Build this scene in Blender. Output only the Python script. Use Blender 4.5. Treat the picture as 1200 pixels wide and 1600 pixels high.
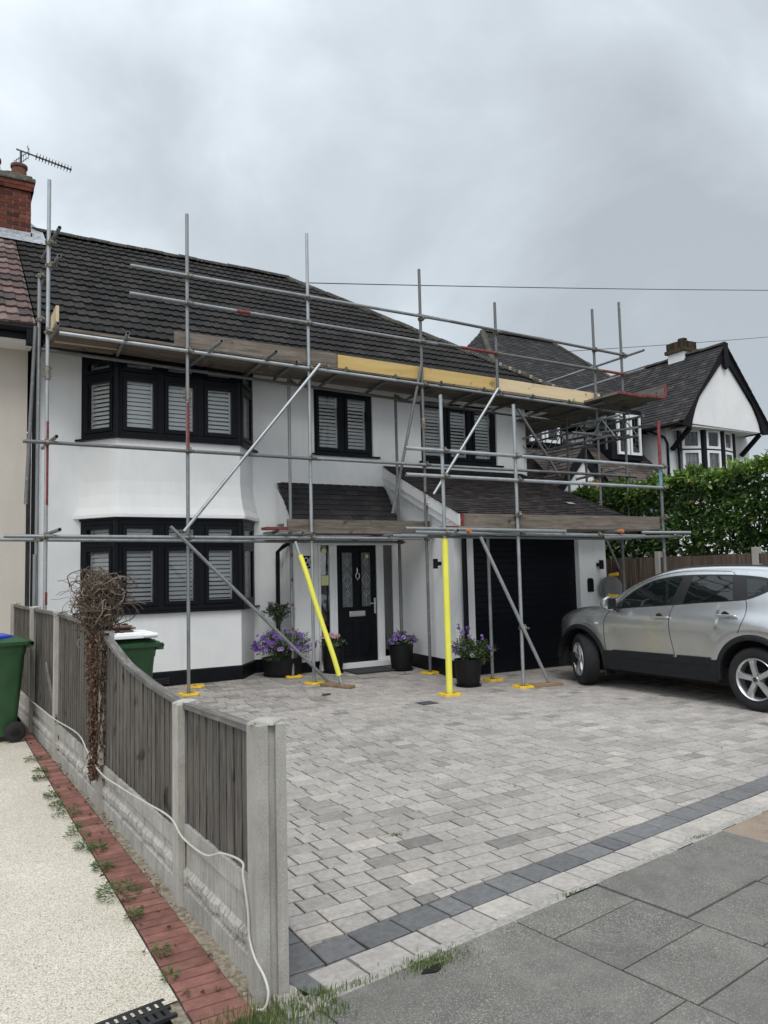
import bpy, bmesh, math, random
from mathutils import Vector, Matrix
random.seed(7)
for o in list(bpy.data.objects): bpy.data.objects.remove(o)
S = bpy.context.scene
COL = S.collection
R = math.radians

# ---------------------------------------------------------------- camera
cam = bpy.data.cameras.new('camera'); camo = bpy.data.objects.new('camera', cam); COL.objects.link(camo)
cam.sensor_fit = 'VERTICAL'; cam.sensor_height = 36.0; cam.sensor_width = 27.0; cam.lens = 27.0
cam.clip_start = 0.05; cam.clip_end = 2000
def nrm(v): v = Vector(v); v.normalize(); return v
_up = nrm((-365, 15150, 1200)); _x = Vector((2050, -45, 1200)); _x = nrm(_x - _up*_x.dot(_up)); _y = nrm(_up.cross(_x))
if _y.z < 0: _y = -_y
camo.matrix_world = Matrix(((_x.x, _x.y, -_x.z, 0), (_y.x, _y.y, -_y.z, 0), (_up.x, _up.y, -_up.z, 1.6), (0, 0, 0, 1)))
S.camera = camo

# ---------------------------------------------------------------- sky (overcast) and soft sun
SUN_EL, SUN_AZ = R(52), R(205)          # azimuth from +Y clockwise: behind the camera, a little left
w = bpy.data.worlds.new('World'); S.world = w; w.use_nodes = True
nt = w.node_tree; nt.nodes.clear()
def N(t, tp, **k):
    n = t.nodes.new(tp)
    for a, b in k.items():
        if a in n.inputs: n.inputs[a].default_value = b
        else: setattr(n, a, b)
    return n
out = N(nt, 'ShaderNodeOutputWorld'); bg = N(nt, 'ShaderNodeBackground'); bg.inputs['Strength'].default_value = 0.10
sky = N(nt, 'ShaderNodeTexSky', sky_type='NISHITA', sun_disc=False)
sky.sun_elevation = SUN_EL; sky.sun_rotation = SUN_AZ; sky.air_density = 1.0; sky.dust_density = 2.0; sky.ozone_density = 1.0
tc = N(nt, 'ShaderNodeTexCoord')
sep = N(nt, 'ShaderNodeSeparateXYZ'); nt.links.new(tc.outputs['Generated'], sep.inputs[0])
# project the direction on a cloud layer so that clouds flatten towards the horizon
zz = N(nt, 'ShaderNodeMath', operation='MAXIMUM'); nt.links.new(sep.outputs['Z'], zz.inputs[0]); zz.inputs[1].default_value = 0.02
za = N(nt, 'ShaderNodeMath', operation='ADD'); nt.links.new(zz.outputs[0], za.inputs[0]); za.inputs[1].default_value = 0.55
dv = N(nt, 'ShaderNodeVectorMath', operation='DIVIDE'); cz = N(nt, 'ShaderNodeCombineXYZ')
for i in range(3): nt.links.new(za.outputs[0], cz.inputs[i])
nt.links.new(tc.outputs['Generated'], dv.inputs[0]); nt.links.new(cz.outputs[0], dv.inputs[1])
mp = N(nt, 'ShaderNodeMapping'); mp.inputs['Location'].default_value = (5.3, 2.2, 0.3); mp.inputs['Scale'].default_value = (1.0, 1.0, 0.5)
nt.links.new(dv.outputs[0], mp.inputs[0])
n1 = N(nt, 'ShaderNodeTexNoise', Scale=2.7, Detail=9.0, Roughness=0.52, Distortion=0.35); nt.links.new(mp.outputs[0], n1.inputs['Vector'])
n2 = N(nt, 'ShaderNodeTexNoise', Scale=0.45, Detail=3.0, Roughness=0.5); nt.links.new(mp.outputs[0], n2.inputs['Vector'])
ad = N(nt, 'ShaderNodeMath', operation='MULTIPLY_ADD'); nt.links.new(n1.outputs[0], ad.inputs[0]); ad.inputs[1].default_value = 0.6
ml = N(nt, 'ShaderNodeMath', operation='MULTIPLY'); nt.links.new(n2.outputs[0], ml.inputs[0]); ml.inputs[1].default_value = 0.55
nt.links.new(ml.outputs[0], ad.inputs[2])
# a little lighter to the left of the view (west), as the cloud thins there
gx = N(nt, 'ShaderNodeMath', operation='MULTIPLY_ADD'); nt.links.new(sep.outputs['X'], gx.inputs[0]); gx.inputs[1].default_value = -0.21; nt.links.new(ad.outputs[0], gx.inputs[2])
cr = N(nt, 'ShaderNodeValToRGB'); nt.links.new(gx.outputs[0], cr.inputs[0])
e = cr.color_ramp.elements
e[0].position = 0.33; e[0].color = (4.6, 5.05, 5.45, 1)
e[1].position = 0.61; e[1].color = (9.4, 10.2, 11.0, 1)
m = e.new(0.46); m.color = (6.2, 6.8, 7.3, 1)
# overcast skies brighten towards the zenith
ze = N(nt, 'ShaderNodeMapRange'); nt.links.new(sep.outputs['Z'], ze.inputs['Value'])
ze.inputs['From Min'].default_value = 0.55; ze.inputs['From Max'].default_value = 1.0; ze.inputs['To Min'].default_value = 1.0; ze.inputs['To Max'].default_value = 2.0
vz = N(nt, 'ShaderNodeVectorMath', operation='SCALE'); nt.links.new(cr.outputs[0], vz.inputs[0]); nt.links.new(ze.outputs[0], vz.inputs['Scale'])
mx = N(nt, 'ShaderNodeMixRGB'); mx.inputs[0].default_value = 0.9
nt.links.new(sky.outputs[0], mx.inputs[1]); nt.links.new(vz.outputs[0], mx.inputs[2])
nt.links.new(mx.outputs[0], bg.inputs[0]); nt.links.new(bg.outputs[0], out.inputs[0])

sl = bpy.data.lights.new('sun', 'SUN'); sl.energy = 1.3; sl.angle = R(25); sl.color = (1.0, 0.97, 0.93)
so = bpy.data.objects.new('sun', sl); COL.objects.link(so)
_d = Vector((math.sin(SUN_AZ)*math.cos(SUN_EL), math.cos(SUN_AZ)*math.cos(SUN_EL), math.sin(SUN_EL)))
so.rotation_euler = _d.to_track_quat('Z', 'Y').to_euler(); so.location = _d*30
S.view_settings.view_transform = 'Standard'; S.view_settings.look = 'None'; S.view_settings.exposure = 0.15; S.view_settings.gamma = 1.0
S.view_settings.use_curve_mapping = False

# ---------------------------------------------------------------- materials
def new(name):
    m = bpy.data.materials.new(name); m.use_nodes = True; t = m.node_tree
    b = t.nodes['Principled BSDF']; return m, t, b
def L(t, a, b): t.links.new(a, b)
def obj_co(t, scale=(1, 1, 1), kind='Object'):
    c = N(t, 'ShaderNodeTexCoord'); mp = N(t, 'ShaderNodeMapping'); mp.inputs['Scale'].default_value = scale
    L(t, c.outputs[kind], mp.inputs[0]); return mp.outputs[0]
def noise(t, co, sc, det=4, rough=0.55, dist=0.0):
    n = N(t, 'ShaderNodeTexNoise', Scale=sc, Detail=det, Roughness=rough, Distortion=dist); L(t, co, n.inputs['Vector']); return n.outputs[0]
def ramp(t, fac, stops):
    r = N(t, 'ShaderNodeValToRGB'); L(t, fac, r.inputs[0]); e = r.color_ramp.elements
    e[0].position, e[0].color = stops[0][0], (*stops[0][1], 1); e[1].position, e[1].color = stops[-1][0], (*stops[-1][1], 1)
    for p, c in stops[1:-1]: k = e.new(p); k.color = (*c, 1)
    return r.outputs[0]
def mix(t, fac, a, b, mode='MIX'):
    m = N(t, 'ShaderNodeMixRGB', blend_type=mode)
    if isinstance(fac, (int, float)): m.inputs[0].default_value = fac
    else: L(t, fac, m.inputs[0])
    for i, v in ((1, a), (2, b)):
        if isinstance(v, tuple): m.inputs[i].default_value = (*v, 1)
        else: L(t, v, m.inputs[i])
    return m.outputs[0]
def bump(t, b, h, s=0.3, d=0.01):
    n = N(t, 'ShaderNodeBump', Strength=s, Distance=d); L(t, h, n.inputs['Height']); L(t, n.outputs[0], b.inputs['Normal'])
def attr(t, name='rnd'):
    return N(t, 'ShaderNodeAttribute', attribute_name=name).outputs['Fac']
def plain(name, c, rough=0.6, metal=0.0, var=0.12, sc=8.0, bs=0.0, bsc=60.0, spec=0.5, coat=0.0):
    m, t, b = new(name); co = obj_co(t)
    f = noise(t, co, sc, 5)
    L(t, ramp(t, f, [(0.3, tuple(x*(1-var) for x in c)), (0.7, tuple(min(1, x*(1+var)) for x in c))]), b.inputs['Base Color'])
    b.inputs['Roughness'].default_value = rough; b.inputs['Metallic'].default_value = metal
    b.inputs['Specular IOR Level'].default_value = spec; b.inputs['Coat Weight'].default_value = coat
    if bs: bump(t, b, noise(t, co, bsc, 4), bs, 0.004)
    return m
def byrnd(name, stops, rough=0.8, nz=30.0, namt=0.5, bs=0.3, bsc=90.0, spots=None, spec=0.3):
    """colour from the per-face value, broken up by noise"""
    m, t, b = new(name); co = obj_co(t)
    c = ramp(t, attr(t), stops)
    n = noise(t, co, nz, 6, 0.65)
    c = mix(t, namt, c, ramp(t, n, [(0.25, (0.35,)*3), (0.75, (1.5,)*3)]), 'MULTIPLY')
    if spots:
        s = noise(t, co, spots[0], 3, 0.5); f = ramp(t, s, [(spots[1], (0,)*3), (spots[1]+0.05, (1,)*3)])
        c = mix(t, f, c, spots[2])
    L(t, c, b.inputs['Base Color']); b.inputs['Roughness'].default_value = rough; b.inputs['Specular IOR Level'].default_value = spec
    bump(t, b, noise(t, co, bsc, 4, 0.7), bs, 0.004); return m
M = {}
def render_mat(name, c, stain, bs=0.35):
    m, t, b = new(name); co = obj_co(t)
    n = noise(t, co, 1.1, 6, 0.6); st = noise(t, obj_co(t, (5, 5, 0.7)), 1.6, 5, 0.65)
    k = mix(t, ramp(t, n, [(0.38, (0,)*3), (0.75, (0.5,)*3)]), c, stain)
    k = mix(t, ramp(t, st, [(0.52, (0,)*3), (0.8, (0.35,)*3)]), k, stain)
    L(t, k, b.inputs['Base Color']); b.inputs['Roughness'].default_value = 0.9; b.inputs['Specular IOR Level'].default_value = 0.2
    hh = N(t, 'ShaderNodeMath', operation='MULTIPLY_ADD'); L(t, noise(t, co, 3.5, 3, 0.5), hh.inputs[0]); hh.inputs[1].default_value = 1.6; L(t, noise(t, co, 130, 3, 0.7), hh.inputs[2]); bump(t, b, hh.outputs[0], bs, 0.005); return m
M['white'] = render_mat('white_render', (0.80, 0.80, 0.79), (0.60, 0.61, 0.61))
M['cream'] = render_mat('beige_render', (0.56, 0.51, 0.45), (0.44, 0.40, 0.35), 0.8)
M['black'] = plain('black_paint', (0.006, 0.0065, 0.009), 0.5, var=0.25, spec=0.16)
M['frame'] = plain('black_frame', (0.005, 0.006, 0.009), 0.38, var=0.15, spec=0.16)
M['whitep'] = plain('white_plastic', (0.74, 0.75, 0.75), 0.35, var=0.03)
M['timberblack'] = plain('black_timber', (0.010, 0.010, 0.013), 0.6, var=0.3, spec=0.15)
M['shutter'] = plain('shutter_white', (0.90, 0.90, 0.885), 0.5, var=0.03)
M['dark'] = plain('dark_interior', (0.02, 0.02, 0.022), 0.8)
M['curtain'] = plain('net_curtain', (0.62, 0.62, 0.62), 0.9, var=0.2, sc=20)
def glass_mat(name, refl=0.03, tint=(0.96, 0.98, 0.98)):
    m = bpy.data.materials.new(name); m.use_nodes = True; t = m.node_tree; t.nodes.clear()
    o = N(t, 'ShaderNodeOutputMaterial'); mx = N(t, 'ShaderNodeMixShader'); tr = N(t, 'ShaderNodeBsdfTransparent'); gl = N(t, 'ShaderNodeBsdfGlossy')
    tr.inputs[0].default_value = (*tint, 1); gl.inputs['Roughness'].default_value = 0.02
    fr = N(t, 'ShaderNodeFresnel', IOR=1.45); a = N(t, 'ShaderNodeMath', operation='ADD'); L(t, fr.outputs[0], a.inputs[0]); a.inputs[1].default_value = refl
    co = obj_co(t); bp = N(t, 'ShaderNodeBump', Strength=0.06, Distance=0.02); L(t, noise(t, co, 2.2, 2), bp.inputs['Height']); L(t, bp.outputs[0], gl.inputs['Normal'])
    L(t, a.outputs[0], mx.inputs[0]); L(t, tr.outputs[0], mx.inputs[1]); L(t, gl.outputs[0], mx.inputs[2]); L(t, mx.outputs[0], o.inputs[0]); return m
M['glass'] = glass_mat('window_glass')
M['doorglass'] = glass_mat('door_glass', 0.18, (0.35, 0.38, 0.4))
# roofs
M['tile_dark'] = byrnd('dark_concrete_tiles', [(0.0, (0.016, 0.0148, 0.0142)), (0.6, (0.0235, 0.0215, 0.0205)), (1.0, (0.037, 0.0335, 0.031))], 0.85, 14, 0.75, 0.4, 160, (55, 0.73, (0.10, 0.10, 0.09)), 0.15)
M['tile_pink'] = byrnd('pink_concrete_tiles', [(0.0, (0.05, 0.04, 0.038)), (0.4, (0.095, 0.062, 0.056)), (0.8, (0.14, 0.088, 0.077)), (1.0, (0.20, 0.145, 0.13))], 0.85, 14, 0.7, 0.4, 160, (50, 0.68, (0.30, 0.29, 0.26)))
M['tile_clay'] = byrnd('brown_clay_tiles', [(0.0, (0.019, 0.0165, 0.0165)), (0.6, (0.032, 0.027, 0.026)), (1.0, (0.056, 0.045, 0.041))], 0.85, 9, 0.7, 0.35, 160, (45, 0.70, (0.17, 0.16, 0.13)))
M['tile_old'] = byrnd('weathered_clay_tiles', [(0.0, (0.020, 0.0195, 0.021)), (0.7, (0.033, 0.031, 0.032)), (0.93, (0.046, 0.041, 0.039)), (1.0, (0.075, 0.060, 0.050))], 0.85, 5, 0.7, 0.3, 120, (28, 0.69, (0.20, 0.17, 0.11)))
M['tile_brown'] = byrnd('catslide_tiles', [(0.0, (0.04, 0.034, 0.032)), (0.6, (0.075, 0.06, 0.052)), (1.0, (0.12, 0.095, 0.08))], 0.85, 7, 0.6, 0.3, 120)
M['slate'] = byrnd('porch_slates', [(0.0, (0.013, 0.013, 0.014)), (0.7, (0.020, 0.019, 0.021)), (1.0, (0.030, 0.028, 0.028))], 0.75, 16, 0.7, 0.35, 140, (60, 0.705, (0.26, 0.26, 0.24)))
M['ridge'] = byrnd('ridge_tiles', [(0.0, (0.03, 0.03, 0.028)), (1.0, (0.07, 0.066, 0.056))], 0.9, 18, 0.8, 0.6, 60, (30, 0.58, (0.13, 0.12, 0.075)))
M['mortar'] = plain('mortar', (0.30, 0.28, 0.25), 0.95, var=0.3, sc=40, bs=0.6)
M['lead'] = plain('lead_flashing', (0.34, 0.36, 0.38), 0.55, 0.3, var=0.35, sc=14, bs=0.3, bsc=20)
M['brick'] = byrnd('chimney_brick', [(0.0, (0.030, 0.016, 0.014)), (0.3, (0.095, 0.030, 0.020)), (0.8, (0.155, 0.047, 0.030)), (1.0, (0.21, 0.075, 0.048))], 0.9, 22, 0.6, 0.5, 120)
M['brickold'] = byrnd('old_yellow_brick', [(0.0, (0.018, 0.014, 0.009)), (0.5, (0.045, 0.033, 0.020)), (1.0, (0.085, 0.063, 0.038))], 0.95, 12, 0.8, 0.5, 70)
M['terracotta'] = plain('terracotta', (0.15, 0.062, 0.042), 0.85, var=0.4, sc=9, bs=0.4, bsc=40)
M['stonecap'] = plain('lichen_concrete', (0.11, 0.105, 0.085), 0.95, var=0.5, sc=14, bs=0.9, bsc=40)
# metal and boards
def steel_mat(name, c, metal=0.65, rough=0.46):
    m, t, b = new(name); co = obj_co(t, (1, 1, 0.6))
    n = noise(t, co, 7, 6, 0.65); d = noise(t, co, 60, 4, 0.7)
    k = ramp(t, n, [(0.25, tuple(x*0.72 for x in c)), (0.6, c), (0.85, tuple(min(1, x*1.25) for x in c))])
    k = mix(t, ramp(t, d, [(0.62, (0,)*3), (0.75, (0.7,)*3)]), k, (0.16, 0.15, 0.135))
    cs = noise(t, obj_co(t, (22, 22, 22)), 1.0, 5, 0.7); k = mix(t, ramp(t, cs, [(0.60, (0,)*3), (0.66, (0.75,)*3)]), k, (0.42, 0.40, 0.37))
    ru = noise(t, obj_co(t, (9, 9, 9)), 1.3, 5, 0.7); k = mix(t, ramp(t, ru, [(0.62, (0,)*3), (0.72, (0.6,)*3)]), k, (0.13, 0.075, 0.045))
    L(t, k, b.inputs['Base Color']); b.inputs['Metallic'].default_value = metal
    L(t, ramp(t, n, [(0.3, (rough*0.85,)*3), (0.8, (rough*1.25,)*3)]), b.inputs['Roughness']); bump(t, b, d, 0.15, 0.002); return m
M['steel'] = steel_mat('galvanised_steel', (0.27, 0.285, 0.29), 0.5)
M['steel_new'] = steel_mat('bright_galvanised_steel', (0.40, 0.42, 0.43), 0.55, 0.42)
M['steel_old'] = steel_mat('weathered_steel', (0.16, 0.163, 0.165), 0.35, 0.6)
M['red'] = plain('worn_red_paint', (0.19, 0.035, 0.035), 0.7, var=0.5, sc=25)
M['orange'] = plain('orange_tape', (0.55, 0.17, 0.06), 0.6, var=0.2)
M['blue'] = plain('worn_blue_paint', (0.16, 0.30, 0.42), 0.7, var=0.5, sc=30)
M['brass'] = plain('zinc_fitting', (0.20, 0.185, 0.15), 0.5, 0.5, var=0.55, sc=14)
M['chrome'] = plain('satin_chrome', (0.62, 0.62, 0.62), 0.28, 0.9, var=0.1)
def wood_mat(name, c0, c1, ax, sc=14.0, knots=True, stain=None):
    m, t, b = new(name)
    s = [sc, sc, sc]; s[ax] = sc*0.06
    g = noise(t, obj_co(t, tuple(s)), 1.0, 7, 0.65, 0.4)
    k = ramp(t, g, [(0.32, c0), (0.68, c1)])
    if knots:
        kn = noise(t, obj_co(t, (6, 6, 6)), 1.0, 2, 0.4); k = mix(t, ramp(t, kn, [(0.68, (0,)*3), (0.74, (0.75,)*3)]), k, tuple(x*0.45 for x in c0))
    if stain:
        s2 = noise(t, obj_co(t, (4, 4, 1.3)), 1.0, 6, 0.7); k = mix(t, ramp(t, s2, [(0.5, (0,)*3), (0.72, (0.6,)*3)]), k, stain)
    k = mix(t, 0.6, k, ramp(t, attr(t), [(0.0, (0.76,)*3), (1.0, (1.18,)*3)]), 'MULTIPLY')
    L(t, k, b.inputs['Base Color']); b.inputs['Roughness'].default_value = 0.85; b.inputs['Specular IOR Level'].default_value = 0.2
    bump(t, b, g, 0.35, 0.004); return m
M['board_old'] = wood_mat('old_scaffold_board', (0.085, 0.071, 0.058), (0.235, 0.20, 0.165), 0, 20, True, (0.12, 0.098, 0.08))
M['board_dark'] = wood_mat('dirty_scaffold_board', (0.12, 0.105, 0.088), (0.23, 0.205, 0.175), 0, 16)
M['board_yellow'] = wood_mat('yellow_pine_board', (0.50, 0.34, 0.12), (0.62, 0.45, 0.19), 0, 10)
M['board_cream'] = wood_mat('pale_pine_board', (0.56, 0.43, 0.25), (0.70, 0.57, 0.38), 0, 10)
M['board_oldy'] = wood_mat('old_scaffold_board_return', (0.115, 0.10, 0.085), (0.24, 0.21, 0.18), 1, 16)
M['sole_wood'] = wood_mat('sole_timber', (0.20, 0.13, 0.075), (0.36, 0.25, 0.15), 0, 14)
M['fence_wood'] = wood_mat('weathered_fence_wood', (0.032, 0.028, 0.025), (0.170, 0.154, 0.136), 2, 85, True, (0.20, 0.185, 0.165))
M['fence_cap'] = wood_mat('fence_cap_wood', (0.08, 0.075, 0.07), (0.22, 0.205, 0.19), 1, 40, False)
M['fence_brown'] = wood_mat('brown_fence_wood', (0.070, 0.050, 0.038), (0.17, 0.13, 0.10), 2, 30, False)
M['foam'] = plain('yellow_foam', (0.80, 0.76, 0.10), 0.75, var=0.06, sc=5)
M['ypad'] = plain('yellow_plastic', (0.78, 0.50, 0.04), 0.5, var=0.15, sc=20)
# ground
def concrete_mat(name, c, dirt, sp=0.25):
    m, t, b = new(name); co = obj_co(t)
    n = noise(t, co, 5, 6, 0.65); st = noise(t, obj_co(t, (14, 14, 1.6)), 1.0, 5, 0.7); f = noise(t, co, 180, 2, 0.6)
    k = mix(t, ramp(t, n, [(0.35, (0,)*3), (0.75, (0.6,)*3)]), c, dirt)
    k = mix(t, ramp(t, st, [(0.48, (0,)*3), (0.72, (0.65,)*3)]), k, dirt)
    k = mix(t, sp, k, ramp(t, f, [(0.3, (0.4,)*3), (0.7, (1.5,)*3)]), 'MULTIPLY')
    L(t, k, b.inputs['Base Color']); b.inputs['Roughness'].default_value = 0.95; b.inputs['Specular IOR Level'].default_value = 0.2
    bump(t, b, f, 0.6, 0.004); return m
M['concrete'] = concrete_mat('concrete_post', (0.43, 0.41, 0.37), (0.24, 0.225, 0.195))
M['concrete_lo'] = concrete_mat('concrete_gravel_board', (0.46, 0.44, 0.40), (0.17, 0.158, 0.14))
M['paver'] = byrnd('grey_block_paving', [(0.0, (0.190, 0.181, 0.168)), (0.18, (0.245, 0.230, 0.207)), (0.5, (0.340, 0.312, 0.287)), (0.8, (0.395, 0.361, 0.327)), (1.0, (0.445, 0.405, 0.362))], 0.9, 30, 0.42, 0.45, 240)
M['paver_dark'] = byrnd('charcoal_block_paving', [(0.0, (0.122, 0.122, 0.124)), (1.0, (0.172, 0.170, 0.170))], 0.9, 26, 0.45, 0.5, 240)
M['joint'] = plain('joint_sand', (0.030, 0.028, 0.024), 1.0, var=0.5, sc=30, bs=0.5)
M['brickpaver'] = byrnd('red_brick_paving', [(0.0, (0.165, 0.078, 0.062)), (0.6, (0.235, 0.108, 0.086)), (1.0, (0.30, 0.15, 0.12))], 0.9, 16, 0.6, 0.35, 160)
M['slab'] = byrnd('dark_pavement_slabs', [(0.0, (0.130, 0.124, 0.111)), (0.6, (0.160, 0.152, 0.136)), (1.0, (0.27, 0.205, 0.15))], 0.92, 7, 0.35, 0.6, 320)
def weather(name, sc, lo, hi):
    m = M[name]; t = m.node_tree; b = t.nodes['Principled BSDF']; co = obj_co(t); src = b.inputs['Base Color'].links[0].from_socket
    L(t, mix(t, 1.0, src, ramp(t, noise(t, co, sc, 7, 0.7), [(0.3, (lo,)*3), (0.62, (hi,)*3)]), 'MULTIPLY'), b.inputs['Base Color'])
weather('paver', 0.9, .85, 1.06); weather('paver', 7.0, .86, 1.08); weather('paver_dark', 1.5, .85, 1.08); weather('slab', 1.6, .80, 1.10); weather('brickpaver', 2.5, .78, 1.08)
def speck(name):
    m = M[name]; t = m.node_tree; b = t.nodes['Principled BSDF']; co = obj_co(t)
    v = N(t, 'ShaderNodeTexVoronoi', Scale=260.0); L(t, co, v.inputs['Vector'])
    f = N(t, 'ShaderNodeSeparateColor'); L(t, v.outputs['Color'], f.inputs[0])
    n = noise(t, co, 2.0, 4); th = N(t, 'ShaderNodeMath', operation='GREATER_THAN'); L(t, f.outputs[0], th.inputs[0]); th.inputs[1].default_value = 0.80
    src = b.inputs['Base Color'].links[0].from_socket
    g = N(t, 'ShaderNodeMath', operation='MULTIPLY'); L(t, th.outputs[0], g.inputs[0]); L(t, ramp(t, n, [(0.3, (0.15,)*3), (0.7, (0.75,)*3)]), g.inputs[1])
    L(t, mix(t, g.outputs[0], src, (0.38, 0.36, 0.32)), b.inputs['Base Color'])
speck('slab')
def resin():
    m, t, b = new('cream_resin_gravel'); co = obj_co(t)
    v = N(t, 'ShaderNodeTexVoronoi', Scale=210.0); L(t, co, v.inputs['Vector'])
    f = N(t, 'ShaderNodeSeparateColor'); L(t, v.outputs['Color'], f.inputs[0])
    k = ramp(t, f.outputs[0], [(0.0, (0.26, 0.21, 0.15)), (0.16, (0.46, 0.405, 0.32)), (0.5, (0.61, 0.56, 0.47)), (1.0, (0.74, 0.69, 0.61))])
    n = noise(t, co, 1.2, 5, 0.6); k = mix(t, 1.0, k, ramp(t, n, [(0.3, (0.86, 0.85, 0.82)), (0.7, (1.06, 1.06, 1.05))]), 'MULTIPLY')
    L(t, k, b.inputs['Base Color']); b.inputs['Roughness'].default_value = 0.8
    d = N(t, 'ShaderNodeBump', Strength=0.7, Distance=0.004, invert=True); L(t, v.outputs['Distance'], d.inputs['Height']); L(t, d.outputs[0], b.inputs['Normal']); return m
M['resin'] = resin()
M['soil'] = plain('sandy_soil', (0.23, 0.195, 0.145), 1.0, var=0.55, sc=35, bs=1.0, bsc=90)
M['earth'] = plain('earth', (0.12, 0.11, 0.085), 1.0, var=0.3, sc=2)
M['asphalt'] = plain('asphalt', (0.055, 0.055, 0.057), 0.95, var=0.25, sc=30, bs=0.5)
# plants
def leaf_mat(name, stops, rough=0.45, trans=0.12, spec=0.5):
    m, t, b = new(name); c = ramp(t, attr(t), stops); L(t, c, b.inputs['Base Color']); b.inputs['Roughness'].default_value = rough
    b.inputs['Specular IOR Level'].default_value = spec
    o = [n for n in t.nodes if n.type == 'OUTPUT_MATERIAL'][0]; tl = N(t, 'ShaderNodeBsdfTranslucent'); L(t, c, tl.inputs[0]); mx = N(t, 'ShaderNodeMixShader'); mx.inputs[0].default_value = trans
    L(t, b.outputs[0], mx.inputs[1]); L(t, tl.outputs[0], mx.inputs[2]); L(t, mx.outputs[0], o.inputs[0]); return m
M['laurel'] = leaf_mat('laurel_leaf', [(0.0, (0.030, 0.065, 0.018)), (0.45, (0.075, 0.145, 0.033)), (0.78, (0.20, 0.32, 0.062)), (0.985, (0.38, 0.50, 0.11)), (1.0, (0.40, 0.22, 0.05))], 0.36, 0.2)
M['petleaf'] = leaf_mat('petunia_leaf', [(0.0, (0.025, 0.045, 0.015)), (0.6, (0.06, 0.10, 0.03)), (1.0, (0.13, 0.18, 0.07))], 0.6)
M['oliveleaf'] = leaf_mat('olive_leaf', [(0.0, (0.022, 0.032, 0.016)), (1.0, (0.075, 0.10, 0.055))], 0.6)
M['weed'] = leaf_mat('weed_leaf', [(0.0, (0.04, 0.075, 0.018)), (0.7, (0.085, 0.15, 0.032)), (1.0, (0.19, 0.20, 0.07))], 0.6)
M['grass'] = leaf_mat('grass_blade', [(0.0, (0.045, 0.075, 0.018)), (0.6, (0.10, 0.16, 0.035)), (1.0, (0.30, 0.28, 0.13))], 0.65)
M['deadleaf'] = leaf_mat('dead_leaf', [(0.0, (0.05, 0.03, 0.02)), (0.6, (0.14, 0.075, 0.045)), (1.0, (0.26, 0.15, 0.09))], 0.8)
M['petal'] = leaf_mat('purple_petal', [(0.0, (0.14, 0.06, 0.30)), (0.6, (0.26, 0.13, 0.48)), (1.0, (0.42, 0.28, 0.62))], 0.7, 0.25)
M['petalc'] = plain('petal_centre', (0.035, 0.012, 0.06), 0.8)
M['pink'] = leaf_mat('pink_petal', [(0.0, (0.48, 0.20, 0.27)), (1.0, (0.74, 0.50, 0.52))], 0.7, 0.25)
M['bark'] = plain('bark', (0.075, 0.062, 0.05), 0.95, var=0.4, sc=20, bs=0.8, bsc=40)
M['twig'] = byrnd('dry_twig', [(0.0, (0.05, 0.036, 0.026)), (0.5, (0.13, 0.098, 0.072)), (1.0, (0.27, 0.22, 0.17))], 0.9, 30, 0.5, 0.3, 90)
M['pot'] = plain('black_pot', (0.009, 0.009, 0.010), 0.5, var=0.25, sc=14, spec=0.25)
M['compost'] = plain('compost', (0.03, 0.022, 0.016), 1.0, bs=1.0, bsc=60)
# plastics, car
M['bin'] = plain('green_bin_plastic', (0.022, 0.075, 0.028), 0.45, var=0.2, sc=4, bs=0.08, bsc=150)
M['rubber'] = plain('rubber', (0.012, 0.012, 0.013), 0.8, var=0.3, sc=20, bs=0.3, bsc=50)
M['hose'] = plain('white_cable', (0.50, 0.485, 0.44), 0.6, var=0.12, sc=6)
M['bluep'] = plain('blue_plastic', (0.02, 0.055, 0.42), 0.4, var=0.1)
M['whitesheet'] = plain('white_sheet', (0.80, 0.80, 0.80), 0.5, var=0.04)
M['grating'] = plain('black_grating', (0.014, 0.014, 0.015), 0.55, var=0.3)
M['mat'] = plain('door_mat', (0.035, 0.037, 0.035), 1.0, var=0.4, sc=60, bs=0.8)
M['cable'] = plain('overhead_cable', (0.035, 0.04, 0.05), 0.6)
M['alu'] = plain('aerial_aluminium', (0.06, 0.06, 0.062), 0.5, 0.4)
M['hosegrey'] = plain('grey_plastic', (0.16, 0.165, 0.17), 0.5)
def paint():
    m, t, b = new('silver_car_paint'); co = obj_co(t)
    fl = noise(t, co, 900, 2); n = noise(t, co, 3, 5, 0.6)
    k = ramp(t, fl, [(0.3, (0.47, 0.485, 0.49)), (0.7, (0.63, 0.645, 0.65))])
    k = mix(t, ramp(t, n, [(0.5, (0,)*3), (0.8, (0.25,)*3)]), k, (0.36, 0.355, 0.34))
    L(t, k, b.inputs['Base Color']); b.inputs['Metallic'].default_value = 0.9; b.inputs['Roughness'].default_value = 0.27
    b.inputs['Coat Weight'].default_value = 1.0; b.inputs['Coat Roughness'].default_value = 0.04
    return m
M['paint'] = paint()
M['cladding'] = plain('grey_black_cladding', (0.015, 0.016, 0.018), 0.55, var=0.2, sc=12, spec=0.25)
M['carglass'] = plain('car_glass', (0.006, 0.009, 0.009), 0.03, var=0.1, spec=0.8)
M['pillar'] = plain('black_pillar_trim', (0.014, 0.014, 0.015), 0.3, var=0.1)
M['alloy'] = plain('alloy_wheel', (0.55, 0.55, 0.55), 0.32, 0.8, var=0.08)
M['seam'] = plain('door_gap', (0.004, 0.004, 0.004), 0.9)
M['lampw'] = plain('clear_lamp', (0.6, 0.6, 0.6), 0.2)
M['notice'] = plain('notice_paper', (0.60, 0.60, 0.30), 0.8, var=0.1)
M['leadline'] = plain('leaded_glass_line', (0.40, 0.40, 0.40), 0.45, 0.4)
M['leadgrey'] = plain('leaded_strip', (0.10, 0.10, 0.105), 0.6)

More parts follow.
